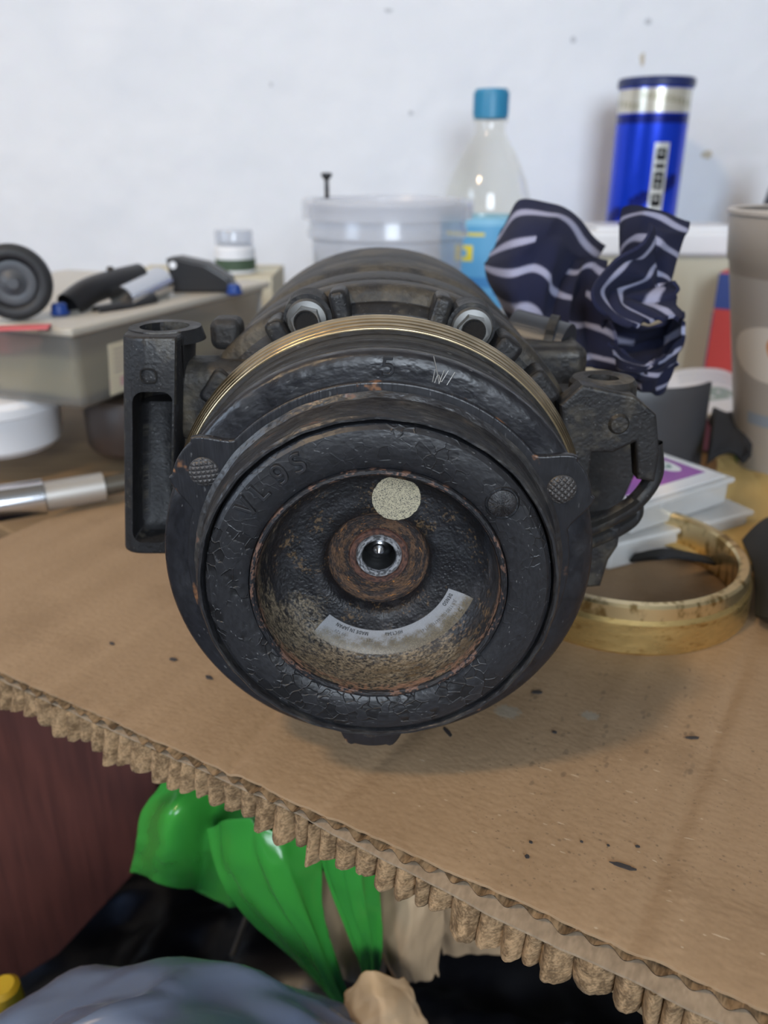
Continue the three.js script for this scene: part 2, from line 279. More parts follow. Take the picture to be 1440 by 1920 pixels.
struct('wall_left', merge([wallBox(XL - TH, XL, FLOOR, 0.25, ZB, ZF), wallBox(XL - TH, XL, 1.25, CEIL, ZB, ZF), wallBox(XL - TH, XL, 0.25, 1.25, ZB, 0.1), wallBox(XL - TH, XL, 0.25, 1.25, 1.0, ZF)]), M.garage, 'bare grey wall with a window', 'wall');
struct('wall_front', merge([wallBox(XL - TH, XR + TH, FLOOR, 0.35, ZF, ZF + TH), wallBox(XL - TH, XR + TH, 1.55, CEIL, ZF, ZF + TH), wallBox(XL - TH, -0.2, 0.35, 1.55, ZF, ZF + TH), wallBox(0.8, XR + TH, 0.35, 1.55, ZF, ZF + TH)]), M.garage, 'bare grey wall with a large window', 'wall');
{
  const glass = PH('window_glass', { rgb: [1, 1, 1], roughness: 0.02, transmission: 1, thickness: 0 });
  const w1 = struct('window_1', merge([wallBox(-0.2, 0.8, 0.35, 0.40, ZF + 0.03, ZF + 0.09), wallBox(-0.2, 0.8, 1.50, 1.55, ZF + 0.03, ZF + 0.09), wallBox(-0.2, -0.15, 0.4, 1.5, ZF + 0.03, ZF + 0.09), wallBox(0.75, 0.8, 0.4, 1.5, ZF + 0.03, ZF + 0.09)]), M.white, 'white framed window', 'window');
  part(w1, 'pane', wallBox(-0.15, 0.75, 0.4, 1.5, ZF + 0.058, ZF + 0.062), glass);
  const w2 = struct('window_2', merge([wallBox(XL - 0.09, XL - 0.03, 0.25, 0.30, 0.1, 1.0), wallBox(XL - 0.09, XL - 0.03, 1.2, 1.25, 0.1, 1.0), wallBox(XL - 0.09, XL - 0.03, 0.3, 1.2, 0.1, 0.15), wallBox(XL - 0.09, XL - 0.03, 0.3, 1.2, 0.95, 1.0)]), M.white, 'white framed side window', 'window');
  part(w2, 'pane', wallBox(XL - 0.062, XL - 0.058, 0.3, 1.2, 0.15, 0.95), glass);
}
{ // old marks on the plaster
  const w = scene.getObjectByName('wall_back'), sm = S('brown_stain', { rgb: [0.50, 0.45, 0.36], roughness: 0.8 }), gm = S('grey_pit', { rgb: [0.50, 0.52, 0.56], roughness: 0.9 });
  for (const [u, v, a, b, m] of [[1326, 290, 0.006, 0.004, sm], [1204, 112, 0.003, 0.006, sm], [1215, 40, 0.0035, 0.0035, gm], [1075, 74, 0.003, 0.003, gm], [728, 20, 0.005, 0.002, gm], [770, 212, 0.003, 0.002, gm], [508, 158, 0.002, 0.002, gm]]) { const p = atZ(u, v, ZB), R = rng(u), o = []; for (let k = 0; k < 20; k++) { const t = k / 20 * 2 * Math.PI, q = 0.6 + 0.6 * R(); o.push([a * q * Math.cos(t), b * q * Math.sin(t)]); } part(w, 'stain', prism(o, 0.0006).translate(p.x, p.y, ZB + 0.0004), m); }
}
{ // warm ceiling bulb on its cord, over the bench
  const at = V3(-0.68, 1.25, 0.30), g = thing('pendant_bulb', 'bare warm bulb hanging from a cord', 'lamp', at.toArray());
  part(g, 'bulb', turned([[0, -0.035], [0.018, -0.032], [0.03, -0.015], [0.03, 0.005], [0.016, 0.03], [0.013, 0.04]], { seg: 24 }), S('bulb_glass', { rgb: [1, 0.9, 0.7], emissive: new THREE.Color().setRGB(1, 0.72, 0.4), emissiveIntensity: 12, roughness: 0.4 }));
  part(g, 'socket', turned([[0, 0.035], [0.016, 0.038], [0.016, 0.08], [0.004, 0.09], [0, 0.09]], { seg: 20 }), M.blackPlastic);
  part(g, 'cord', rod(V3(0, 0.085, 0), V3(0, CEIL - at.y, 0), 0.003), M.blackPlastic);
  const l = new THREE.PointLight(new THREE.Color().setRGB(1, 0.72, 0.42), 2.3); l.name = 'warm_bulb'; l.castShadow = true; l.shadow.radius = 4; l.position.copy(at); scene.add(l);
}

// ---------------------------------------------------------------- bench and cardboard
const EA = atY(0, 1255), EB = atY(1440, 1890), ED = EB.clone().sub(EA).normalize(), EN = V3(ED.z, 0, -ED.x);   // along the cut edge, and away from the camera
const onCard = (s, n, y = 0) => EA.clone().addScaledVector(ED, s).addScaledVector(EN, n).setY(y);
const cardCoord = (p) => { const d = p.clone().sub(EA); return [d.dot(ED), d.dot(EN)]; };
const TOPT = 0.0009, WAVE = 0.0030, MID = 0.0008, LOW = 0.0135;    // liner, upper flutes, middle liner, torn lower flutes
{
  const S0 = -0.10, S1 = 0.36, N0 = 0, N1 = 0.355;
  // bench top and the far part of the bench
  const g = thing('workbench', 'wooden workbench under the cardboard sheet', 'workbench', [0, -0.018, -0.5]);
  const outline = [onCard(-0.5, 0.16), onCard(0.0, 0.085), onCard(0.26, 0.012), onCard(0.45, -0.02),V3(0.9, 0, 0.05), V3(1.25, 0, ZB + 0.005), V3(-1.2, 0, ZB + 0.005)].map((p) => [p.x, -(p.z + 0.5)]);
  const top = prism(outline, 0.028, 0.002).rotateX(-Math.PI / 2); part(g, 'bench_top', top, M.benchWood);
  const bp = (u, v) => { const q = atZ(u, v, -0.335); return [q.x, q.y + 0.018]; };
  part(g, 'apron_board', prism([[-0.6, -0.030], [bp(318, 1400)[0], -0.030], bp(296, 1480), bp(250, 1640), bp(110, 1790), bp(-80, 1910), [-0.6, bp(-80, 1910)[1]]], 0.02, 0.001).translate(0, 0, -0.335 + 0.5), M.redWood, 'dark red stained wooden board');
  const leg = (x, z) => part(g, 'leg', rbox(0.06, 0.72, 0.06, 0.004).translate(x, -0.392, z + 0.5), M.benchWood);
  leg(-0.95, -0.86); leg(1.1, -0.86); leg(-0.75, -0.45); leg(0.85, -0.05);

  // the sheet
  const c = thing('cardboard_sheet', 'brown double-wall cardboard sheet with a torn ragged edge, lying under the compressor', 'cardboard', EA.clone().setY(-0.0165).toArray(), Math.atan2(-ED.z, ED.x));
  const L = (s, n, y) => [s, y + 0.0165, -n];                        // sheet coordinates in the group's own axes
  const marks = [[1168, 1626, 0.0034, 0.0007, 0.12], [988, 1608, 0.0006, 0.0006, 0], [995, 1581, 0.0005, 0.0004, 0], [1195, 1589, 0.0006, 0.0004, 0.3], [1140, 1587, 0.0004, 0.0003, 0], [1090, 1580, 0.0004, 0.0003, 0], [1298, 1385, 0.0022, 0.0006, 0.5], [1007, 1300, 0.002, 0.0009, 0.6], [392, 1272, 0.0016, 0.0009, 0], [325, 1238, 0.0016, 0.0009, 0.2], [210, 1208, 0.0014, 0.0007, 0], [840, 1375, 0.0026, 0.0008, -0.6], [1040, 1375, 0.0008, 0.0006, 0]].map(([u, v, a, b, r]) => [...cardCoord(atY(u, v)), a, b, r]);
  const grey = [[950, 1335, 0.0045], [1105, 1342, 0.003]].map(([u, v, r]) => [...cardCoord(atY(u, v)), r]);
  const R = rng(5), dots = Array.from({ length: 900 }, () => { const [s, n] = cardCoord(atY(860 + 580 * R(), 1250 + 420 * R())); return [s, n, 0.00009 + 0.00028 * R() * R(), 0.3 + 0.6 * R()]; });
  const streaks = Array.from({ length: 60 }, () => { const k = Math.floor(R() * 5), [s, n] = cardCoord(atY([1000, 1060, 1130, 1210, 1290][k] + 16 * (R() - 0.5), 1240 + 230 * R())); return [s, n, 0.0006 + 0.0008 * R()]; });
  const W = 2048, H = 1664, buf = new Float32Array(W * H), pale = new Float32Array(W * H), gr = new Float32Array(W * H);
  const blot = (arr, s, n, a, b, rot, k, soft = 1.3) => { const ci = (s - S0) / (S1 - S0) * W, cj = (n - N0) / (N1 - N0) * H, ra = a / (S1 - S0) * W, rb = a / (N1 - N0) * H, q = b / a; const cs = Math.cos(rot), sn = Math.sin(rot); for (let j = Math.floor(cj - rb * 2); j <= cj + rb * 2 + 1; j++) for (let i = Math.floor(ci - ra * 2); i <= ci + ra * 2 + 1; i++) { if (i < 0 || j < 0 || i >= W || j >= H) continue; const x = (i - ci) / ra, y = (j - cj) / rb, X = x * cs + y * sn, Y = (-x * sn + y * cs) / q, d = Math.hypot(X, Y) + 0.5 * (vnoise(i / 3, j / 3, 9999, 9999, 4) - 0.5); const t = k * (1 - sstep(0.75, soft, d)); if (t > arr[j * W + i]) arr[j * W + i] = t; } };
  for (const [s, n, r, k] of dots) blot(buf, s, n, r * 1.6, r * 1.2, 0, k * 0.8);
  for (const [s, n, r] of streaks) blot(buf, s, n, r, r * 0.5, 1.5, 0.3 + 0.25 * R(), 1.4);
  for (const [s, n, r] of grey) blot(gr, s, n, r, r * 0.8, 0.2, 0.55, 1.2);
  for (let k = 0; k < 60; k++) { const [s, n] = cardCoord(atY(700 + 740 * R(), 1350 + 500 * R())); blot(pale, s, n, 0.0003 + 0.002 * R() * R(), 0.0002, 0.1 * R(), 0.7); }
  const map = tex(W, H, (u, v) => {
    const i = Math.min(W - 1, Math.floor(u * W)), j = Math.min(H - 1, Math.floor(v * H)), k = j * W + i;
    const a = fbm(u, v, 7, 9, 41, 5), f = fbm(u, v, 260, 420, 43, 2), f2 = fbm(u, v, 700, 160, 47, 2), st = fbm(u, v, 55, 3, 49, 3);
    let c = mix3([0.235, 0.150, 0.080], [0.335, 0.225, 0.130], clamp(0.45 * a + 0.3 * f + 0.25 * f2 + 0.5 * (st - 0.5)));
    c = mix3(c, [0.18, 0.11, 0.055], 0.35 * sstep(0.60, 0.72, 0.7 * fbm(u, v, 12, 14, 51, 4) + 0.3 * f));
    c = mix3(c, [0.26, 0.25, 0.21], gr[k]); c = mix3(c, [0.5, 0.4, 0.28], pale[k]); c = mix3(c, [0.11, 0.072, 0.044], buf[k]); return c;   // dirt specks, each with its own outline, copied from the photograph
  });
  const bmp = tex(1024, 1024, (u, v) => 0.55 * fbm(u, v, 55, 2, 49, 2) + 0.2 * fbm(u, v, 9, 11, 55, 3) + 0.25 * fbm(u, v, 220, 260, 57, 2), false);
  const cardMat = S('brown_liner_paper', { map, bumpMap: bmp, bumpScale: 0.0006, roughness: 0.72 });
  const inkM = S('black_splinter', { rgb: [0.030, 0.026, 0.026], roughness: 0.6 });   // splinters and crumbs of black paint lying on the sheet
  marks.forEach(([s, n, a, b, r], q) => { const rr = rng(40 + q), o = []; for (let k = 0; k < 18; k++) { const t = k / 18 * 2 * Math.PI, w = 0.8 + 0.35 * rr(); o.push([a * w * Math.cos(t), b * w * Math.sin(t)]); } part(c, 'paint_crumb', prism(o, 0.00035).rotateZ(r).rotateX(-Math.PI / 2).translate(s, 0.0165 + 0.00062, -n), inkM); });
  // upper liner: gently waved, with two creases that run away from the edge; the front edge is worn
  const creases = [[430, 1445, 520, 1330, 0.0010], [1215, 1690, 1340, 1385, 0.0007], [700, 1440, 760, 1385, 0.0005]].map(([u0, v0, u1, v1, h]) => { const p = cardCoord(atY(u0, v0)), q = cardCoord(atY(u1, v1)); return [p[0], p[1], (q[0] - p[0]) / (q[1] - p[1]), h]; });
  const edgeN = (s) => 0.0012 * (fbm((s + 0.2) % 1, 0.3, 90, 1, 71, 4) - 0.5) - 0.0006 * fbm((s + 0.2) % 1, 0.7, 400, 1, 73, 2);
  const NX = 360, NY = 220, P = [], U = [], I = [], Wd = NX + 1;
  for (let lay = 0; lay < 2; lay++) for (let j = 0; j <= NY; j++) for (let i = 0; i <= NX; i++) {
    const s = mix(S0, S1, i / NX), t = Math.pow(j / NY, 1.6), n = mix(edgeN(s), N1, t); let y = -lay * TOPT;
    for (const [cs, cn, k, h] of creases) { const d = s - (cs + k * (n - cn)); y += -h * Math.exp(-((d / 0.0022) ** 2)) * (n < 0.12 ? 1 : Math.exp(-(n - 0.12) * 40)) + 0.5 * h * Math.exp(-(((d - 0.006) / 0.004) ** 2)) * (n < 0.12 ? 1 : Math.exp(-(n - 0.12) * 40)); }
    y -= 0.0006 * Math.exp(-n / 0.003) * fbm((s + 0.2) % 1, 0.1, 60, 1, 75, 3);
    P.push(...L(s, n, Math.min(y, 0.0003))); U.push((s - S0) / (S1 - S0), (n - N0) / (N1 - N0));
  }
  const K = Wd * (NY + 1);
  for (let j = 0; j < NY; j++) for (let i = 0; i < NX; i++) { const a = j * Wd + i; I.push(a, a + 1, a + Wd, a + 1, a + Wd + 1, a + Wd, a + K, a + K + Wd, a + K + 1, a + K + 1, a + K + Wd, a + K + Wd + 1); }
  for (let i = 0; i < NX; i++) I.push(i, i + K, i + 1, i + 1, i + K, i + K + 1);
  part(c, 'upper_liner', geoOf(P, I, U), cardMat);
  // corrugated paper between the liners (runs back from the edge), bent a little here and there
  const wave = (s, amp, wl, ph, seed) => amp * Math.sin(2 * Math.PI * s / wl + ph + 1.6 * (fbm((s + 0.2) % 1, 0.5, 40, 1, seed, 3) - 0.5));
  const flutes = (y0, amp, wl, n0, n1, thick, seed) => { const p = [], q = [], x = [], N = 2400; for (let i = 0; i <= N; i++) { const s = mix(S0, S1, i / N), w = wave(s, amp, wl, 0, seed), d = n0(s); for (let lay = 0; lay < 2; lay++) for (const n of [d, n1]) { p.push(...L(s, n, y0 + w - lay * thick)); q.push(s * 8, n * 8); } } for (let i = 0; i < N; i++) { const a = i * 4; x.push(a, a + 4, a + 1, a + 1, a + 4, a + 5, a + 2, a + 3, a + 6, a + 3, a + 7, a + 6, a, a + 2, a + 4, a + 4, a + 2, a + 6); } return geoOf(p, x, q); };
  part(c, 'upper_fluting', flutes(-TOPT - WAVE / 2, WAVE / 2 - 0.0002, 0.0076, (s) => -0.0022 + 0.0022 * fbm((s + 0.2) % 1, 0.2, 120, 1, 81, 2), 0.05, 0.0003, 83), M.flute);
  // middle liner: sticks out further and further towards the right, sagging
  {
    const y0 = -TOPT - WAVE, p = [], q = [], x = [], N = 400; const out = (s) => 0.0006 + 0.0036 * sstep(0.12, 0.22, s) + 0.001 * (fbm((s + 0.2) % 1, 0.4, 80, 1, 85, 3) - 0.5);
    for (let i = 0; i <= N; i++) { const s = mix(S0, S1, i / N), o = out(s); for (let lay = 0; lay < 2; lay++) for (const [n, dy] of [[-o, -0.35 * o], [-o * 0.5, -0.12 * o], [0.004, 0], [0.35, 0]]) { p.push(...L(s, n, y0 + dy - lay * MID)); q.push(s * 8, n * 8); } }
    for (let i = 0; i < N; i++) for (let k = 0; k < 3; k++) { const a = i * 8 + k; x.push(a, a + 8, a + 1, a + 1, a + 8, a + 9, a + 4, a + 5, a + 12, a + 5, a + 13, a + 12); if (!k) x.push(a, a + 4, a + 8, a + 8, a + 4, a + 12); }
    const mid = tex(512, 256, (u, v) => mix3([0.15, 0.105, 0.065], [0.36, 0.27, 0.18], 0.5 * fbm(u, v, 30, 20, 87, 4) + 0.5 * fbm(u, v, 160, 90, 89, 2)));
    part(c, 'middle_liner', toCreasedNormals(geoOf(p, x, q), 0.6), S('grey_brown_liner', { map: mid, roughness: 0.9 }));
    // torn lower fluting: pleats that hang from the middle liner with a ragged hem
    const P2 = [], U2 = [], I2 = [], NS = 2600, NT = 12, W2 = NT + 1;
    const shape = (s) => { const ph = s / 0.0066 + 1.8 * (fbm((s + 0.2) % 1, 0.6, 60, 1, 93, 3) - 0.5), f = ph - Math.floor(ph), id = Math.floor(ph); const g = Math.pow(f, 0.8), tri = Math.sin(Math.PI * g); return [Math.pow(tri, 0.7), hash(id, 7, 3), hash(id, 9, 5)]; };
    const hemBase = (s) => LOW * (0.80 - 0.12 * sstep(0.10, 0.2, s)) + 0.0015 * (fbm((s + 0.2) % 1, 0.9, 30, 1, 95, 3) - 0.5);
    for (let lay = 0; lay < 2; lay++) for (let i = 0; i <= NS; i++) {
      const s = mix(S0, S1, i / NS), o = out(s), [w, r1, r2] = shape(s), hem = hemBase(s) * (0.92 + 0.16 * r1) + 0.0012 * (fbm((s + 0.2) % 1, 0.3, 700, 1, 97, 2) - 0.5) + (r2 > 0.9 ? 0.0018 : 0);
      for (let j = 0; j <= NT; j++) {
        const t = j / NT, amp = 0.0046 * (0.85 + 0.15 * t) * (0.7 + 0.5 * r1);
        const crush = 0.0011 * (fbm((s + 0.2) % 1, t, 160, 5, 99, 3) - 0.5);
        const bend = 0.0015 * t - 0.0042 + 0.003 * t * t * (r2 - 0.5);
        P2.push(...L(s + 0.0012 * t * (r1 - 0.5), -o - 0.0005 - bend - amp * w - crush + lay * 0.0004, y0 - 0.35 * o - 0.0006 - hem * t)); U2.push(s * 9, t * 0.35);
      }
    }
    const K2 = W2 * (NS + 1);
    for (let i = 0; i < NS; i++) for (let j = 0; j < NT; j++) { const a = i * W2 + j; I2.push(a, a + 1, a + W2, a + W2, a + 1, a + W2 + 1, a + K2, a + K2 + W2, a + K2 + 1, a + K2 + W2, a + K2 + W2 + 1, a + K2 + 1); if (j === NT - 1) I2.push(a + 1, a + 1 + K2, a + W2 + 1, a + W2 + 1, a + 1 + K2, a + W2 + 1 + K2); }
    part(c, 'torn_fluting', geoOf(P2, I2, U2), M.flute, 'torn pleated inner paper hanging along the edge');
    // lower liner resting on the bench
    part(c, 'lower_liner', new THREE.BoxGeometry(S1 - S0, 0.0008, 0.33).translate((S0 + S1) / 2, 0.0005, -0.19), S('lower_liner_paper', { map: mid, roughness: 0.9 }));
    part(c, 'lower_fluting', flutes(-TOPT - WAVE - MID - 0.0056, 0.0052, 0.0068, () => 0.004, 0.30, 0.0003, 101), M.flute);
  }
}

// ---------------------------------------------------------------- the compressor: axis along z at (AX, AY)
const AX = -0.0015, AY = 0.0700, CZ = -0.30;
const font = await new FontLoader().loadAsync('fonts/droid/droid_sans_regular.typeface.json');
{
  const comp = thing('air_conditioning_compressor', 'used black car air-conditioning compressor standing on the cardboard, clutch hub facing out', 'compressor', [AX, 0, CZ]);
  const onAxis = (name, geo, mat, label) => { const m = part(comp, name, geo, mat, label); m.position.set(0, AY, -CZ); return m; };
  const A = (u, v, z) => atZ(u, v, z).sub(V3(AX, AY, 0));            // photo point on the plane z, in axis coordinates
  const polar = (deg, r) => [r * Math.cos(deg * Math.PI / 180), r * Math.sin(deg * Math.PI / 180)];
  const lugs = [148, 26, 267.5];

  // clutch front, from the damper outwards
  const rubber = onAxis('damper_ring', lathe([[0.0340, -0.190], [0.0345, -0.1864], [0.0360, -0.1855], [0.0410, -0.1852], [0.0445, -0.1857], [0.0458, -0.1868], [0.0462, -0.190]], { seg: 256 }), M.rubber, 'cracked black rubber ring with raised lettering');
  { // raised lettering and the moulded round plug
    const glyphs = [];
    const put = (ch, deg, size = 0.0050) => { const g = new TextGeometry(ch, { font, size, depth: 0.0014, curveSegments: 5, bevelEnabled: true, bevelSize: 0.00018, bevelThickness: 0.0003, bevelSegments: 2 }); g.computeBoundingBox(); const b = g.boundingBox; g.translate(-(b.min.x + b.max.x) / 2, -size / 2, 0); g.rotateZ((deg - 90) * Math.PI / 180); const [x, y] = polar(deg, 0.0413); g.translate(x, y, -0.1858); glyphs.push(flat(g)); };
    put('V', 143.5); put('L', 135.5); put('9', 126); put('S', 118.5);
    part(rubber, 'raised_lettering', boxUV(merge(glyphs)), M.rubber);
    const [px, py] = polar(39, 0.0402);
    part(rubber, 'round_plug', lathe([[0, -0.1843], [0.0026, -0.1844], [0.0036, -0.1849], [0.0038, -0.1857], [0.0041, -0.1857], [0.0043, -0.1850], [0.0046, -0.1858]], { seg: 40 }).translate(px, py, 0), M.rubber);
  }
  onAxis('outer_shell', lathe([[0.0464, -0.194], [0.0466, -0.1868], [0.0470, -0.1859], [0.0476, -0.1859], [0.0482, -0.1866], [0.0485, -0.190], [0.0488, -0.1948], [0.0495, -0.1966], [0.0510, -0.1976]], { seg: 200, wobble: (r, z, t) => [r + 0.00012 * Math.sin(23 * t) * Math.sin(7 * t), z + 0.00012 * Math.sin(31 * t)] }), S('scuffed_steel_paint', { map: paintRing(261, { rust: 0.04, dust: 1.0, base: [0.026, 0.026, 0.029], rustC: [0.10, 0.06, 0.045] }), bumpMap: ringBump, bumpScale: 0.0005, roughness: 0.38, metalness: 0.25 }), 'scuffed steel rim round the rubber');
  onAxis('inner_sleeve', lathe([[0.0323, -0.1885], [0.0326, -0.1860], [0.0332, -0.1853], [0.0340, -0.1856], [0.0345, -0.1885]], { seg: 200, wobble: (r, z, t) => [r, z + 0.00015 * Math.sin(27 * t) * Math.sin(5 * t)] }), S('rust_flecked_rim', { map: paintRing(321, { rust: 0.17, n: 60, m: 3, rustC: [0.11, 0.062, 0.045] }), bumpMap: ringBump, bumpScale: 0.0006, roughness: 0.6, metalness: 0.15 }), 'rust-flecked inner rim');
  const dishG = lathe([[0.0146, -0.2052], [0.0150, -0.2030], [0.0157, -0.2012], [0.0168, -0.2005], [0.0195, -0.2003], [0.0255, -0.2001], [0.0282, -0.1992], [0.0302, -0.1972], [0.0316, -0.1940], [0.0322, -0.1905], [0.0324, -0.1866]], { seg: 200, crease: 60 });
  { const a = dishG.attributes.uv; for (let i = 0; i < a.count; i++) a.setY(i, 1 - a.getY(i)); }
  const dish = onAxis('hub_dish', dishG, M.dish, 'rust-stained dish with sand lying in its lower side');
  // rating label and paint dot lie on the dish
  {
    const a0 = 228, a1 = 340, r0 = 0.0212, r1 = 0.0305, cv = document.createElement('canvas'); cv.width = 2048; cv.height = 360; const x = cv.getContext('2d');
    x.fillStyle = '#8f9195'; x.fillRect(0, 0, 2048, 360); x.fillStyle = '#1c1d20';
    const tw = (s, px, fs, X, Y, w) => { x.font = w + ' ' + fs + 'px sans-serif'; x.fillText(s, X, Y); };
    // the wording runs clockwise from the right end, its tops turned outwards
    tw('DENSO', 0, 62, 60, 330, 'bold'); tw('HFC134a', 0, 60, 950, 330, 'bold'); tw('MADE IN JAPAN', 0, 62, 1420, 330, 'bold');
    tw('JL9 1180 OIL  447180-7141', 0, 52, 120, 245, 'normal'); tw('1ET', 0, 54, 1350, 245, 'bold'); tw('99 12V', 0, 52, 1700, 245, 'normal');
    tw('5 A6', 0, 92, 170, 150, 'bold'); tw('5 2476', 0, 84, 620, 150, 'bold'); tw('2476 N', 0, 70, 1150, 150, 'normal');
    const im = x.getImageData(0, 0, 2048, 360).data;
    const t = tex(2048, 360, (u, v) => { const i = Math.min(2047, Math.floor(u * 2048)), j = Math.min(359, Math.floor((1 - v) * 360)), k = 4 * (j * 2048 + i); let c = [0, 1, 2].map((n) => Math.pow(im[k + n] / 255, 2.2)); const a = fbm(u, v, 24, 6, 1101, 4), b = fbm(u, v, 260, 46, 1111, 3), m = sstep(0.40, 0.66, 0.55 * v + 0.25 * a + 0.28 * b - 0.05 + 0.12 * Math.sin(u * 3.1)); c = mix3(c, [0.10, 0.082, 0.055].map((q) => q * (0.45 + 1.1 * b)), m); return c.map((q) => q * (0.8 + 0.4 * b)); });
    const P = [], U = [], I = [], n = 72, m = 6;
    for (let i = 0; i <= n; i++) for (let j = 0; j <= m; j++) { const d = mix(a1, a0, i / n), rr = mix(r0, r1, j / m), [X, Y] = polar(d, rr); const z = rr < 0.0255 ? mix(-0.2003, -0.2001, clamp((rr - 0.0195) / 0.006)) : rr < 0.0285 ? mix(-0.2001, -0.1992, (rr - 0.0255) / 0.003) : mix(-0.1992, -0.1972, (rr - 0.0285) / 0.0023); P.push(X, Y, z + 0.00018); U.push(i / n, j / m); }
    for (let i = 0; i < n; i++) for (let j = 0; j < m; j++) { const a = i * (m + 1) + j; I.push(a, a + m + 1, a + 1, a + 1, a + m + 1, a + m + 2); }
    const g = geoOf(P, I, U); { const q = g.attributes.normal; if (q.getZ(0) < 0) { g.setIndex(I.map((_, k) => I[k - k % 3 + [0, 2, 1][k % 3]])); g.computeVertexNormals(); } }
    part(dish, 'rating_label', g, S('worn_label', { map: t, roughness: 0.45, metalness: 0.1 }), 'worn grey arc label printed with black lettering');
    const [dx, dy] = [A(743, 933, -0.2001).x, A(743, 933, -0.2001).y], rr = rng(3), sh = []; for (let k = 0; k < 60; k++) { const t2 = k / 60 * 2 * Math.PI; sh.push([0.0067 * (1 - 0.05 * rr() * (Math.sin(t2 * 2 + 1) > 0 ? 0.4 : 1)) * Math.cos(t2), 0.0067 * (1 - 0.05 * rr()) * Math.sin(t2)]); }
    const dg = prism(sh, 0.0005, 0.0001); { const a = dg.attributes.uv; for (let i = 0; i < a.count; i++) a.setXY(i, a.getX(i) / 0.014 + 0.5, a.getY(i) / 0.014 + 0.5); }
    part(dish, 'paint_dot', dg.translate(dx, dy, -0.1996), M.dot, 'speckled off-white round paint dot');
  }
  const cup = onAxis('hub_cup', lathe([[0.0086, -0.2066], [0.0110, -0.2066], [0.0132, -0.2070], [0.0143, -0.2064], [0.0147, -0.2048]], { seg: 128, crease: 60 }), M.rust, 'rusty hub centre');
  part(cup, 'seal_washer', lathe([[0.0066, -0.2066], [0.0069, -0.2060], [0.0084, -0.2060], [0.0088, -0.2068]], { seg: 96 }), M.redRust);
  part(cup, 'bore_ring', lathe([[0.0049, -0.2075], [0.0050, -0.2060], [0.0054, -0.2055], [0.0062, -0.2055], [0.0066, -0.2060], [0.0067, -0.2068]], { seg: 96 }), M.wornSteel, 'scratched bright steel ring');
  part(cup, 'bore_wall', lathe([[0.0030, -0.2200], [0.0044, -0.2180], [0.0047, -0.2100], [0.0049, -0.2070]], { seg: 72 }), S('dark_bore_steel', { rgb: [0.05, 0.05, 0.05], roughness: 0.4, metalness: 0.8 }));
  part(cup, 'shaft_tip', lathe([[0, -0.2080], [0.0012, -0.2086], [0.0020, -0.2092], [0.0021, -0.2102], [0.0030, -0.2107], [0.0031, -0.2117], [0.0038, -0.2121], [0.0039, -0.2131], [0.0044, -0.2134], [0.0045, -0.2180]], { seg: 72, crease: 25 }), M.chrome, 'bright stepped shaft tip');

  // flange with three lugs on the armature plate
  {
    const pts = [], N = 360; for (let k = 0; k < N; k++) { const d = k; let r = 0.0532; for (const l of lugs) { let q = Math.abs(((d - l + 540) % 360) - 180); r = Math.max(r, mix(0.0532, 0.0622, 1 - sstep(5.5, 13.5, q)) - (q < 5.5 ? 0.0008 * (q / 5.5) ** 2 : 0)); } const [x, y] = polar(d, r); pts.push(new THREE.Vector2(x, y)); }
    const sh = new THREE.Shape(pts), hole = new THREE.Path(); hole.absarc(0, 0, 0.0492, 0, 2 * Math.PI, true); sh.holes.push(hole);
    const g = new THREE.ExtrudeGeometry(sh, { depth: 0.0012, bevelEnabled: true, bevelSize: 0.0006, bevelThickness: 0.0006, bevelOffset: -0.0006, bevelSegments: 3, curveSegments: 120 }); g.translate(0, 0, -0.2002);
    const f = onAxis('hub_flange', boxUV(g, 8), S('flange_paint', { map: paintRing(361, { rust: 0.05, w: 512, h: 512, n: 12, m: 12 }), bumpMap: ringBump, bumpScale: 0.0003, roughness: 0.42 }));
    // cross-hatched rivet heads
    const n = 46, P = [], I = [], R = 0.0041; for (let j = 0; j <= n; j++) for (let i = 0; i <= n; i++) { let x = 2 * i / n - 1, y = 2 * j / n - 1; const X = x * Math.sqrt(1 - y * y / 2) * R, Y = y * Math.sqrt(1 - x * x / 2) * R, q = Math.hypot(X, Y) / R; const saw = (t) => Math.min(1, 2.6 * Math.abs(((t / 0.00125) % 1 + 1) % 1 - 0.5)); P.push(X, Y, 0.0011 * (1 - Math.pow(q, 6)) + (q < 0.93 ? 0.00030 * (Math.min(saw(X), saw(Y)) - 1) * 1.2 : 0)); }
    for (let j = 0; j < n; j++) for (let i = 0; i < n; i++) { const a = j * (n + 1) + i; I.push(a, a + 1, a + n + 1, a + 1, a + n + 2, a + n + 1); }
    const rv = boxUV(geoOf(P, I), 8), rm = S('rivet_paint', { rgb: [0.045, 0.042, 0.042], roughness: 0.45, metalness: 0.2, bumpMap: ringBump, bumpScale: 0.0002 });
    lugs.forEach((d, k) => { const [x, y] = polar(d, 0.0545); const m = part(f, 'rivet', rv, rm, k === 0 ? 'cross-hatched round rivet head' : undefined); m.position.set(x, y, -0.1983); m.rotation.z = [0.1, 0.9, 0][k]; });
  }
  const arm = onAxis('armature_plate', lathe([[0.0475, -0.2006], [0.0530, -0.2003], [0.0572, -0.2003], [0.0592, -0.2007], [0.0602, -0.2017], [0.0605, -0.2032], [0.0605, -0.2048], [0.0598, -0.2055], [0.050, -0.2055]], { seg: 256, crease: 50 }), M.paint);
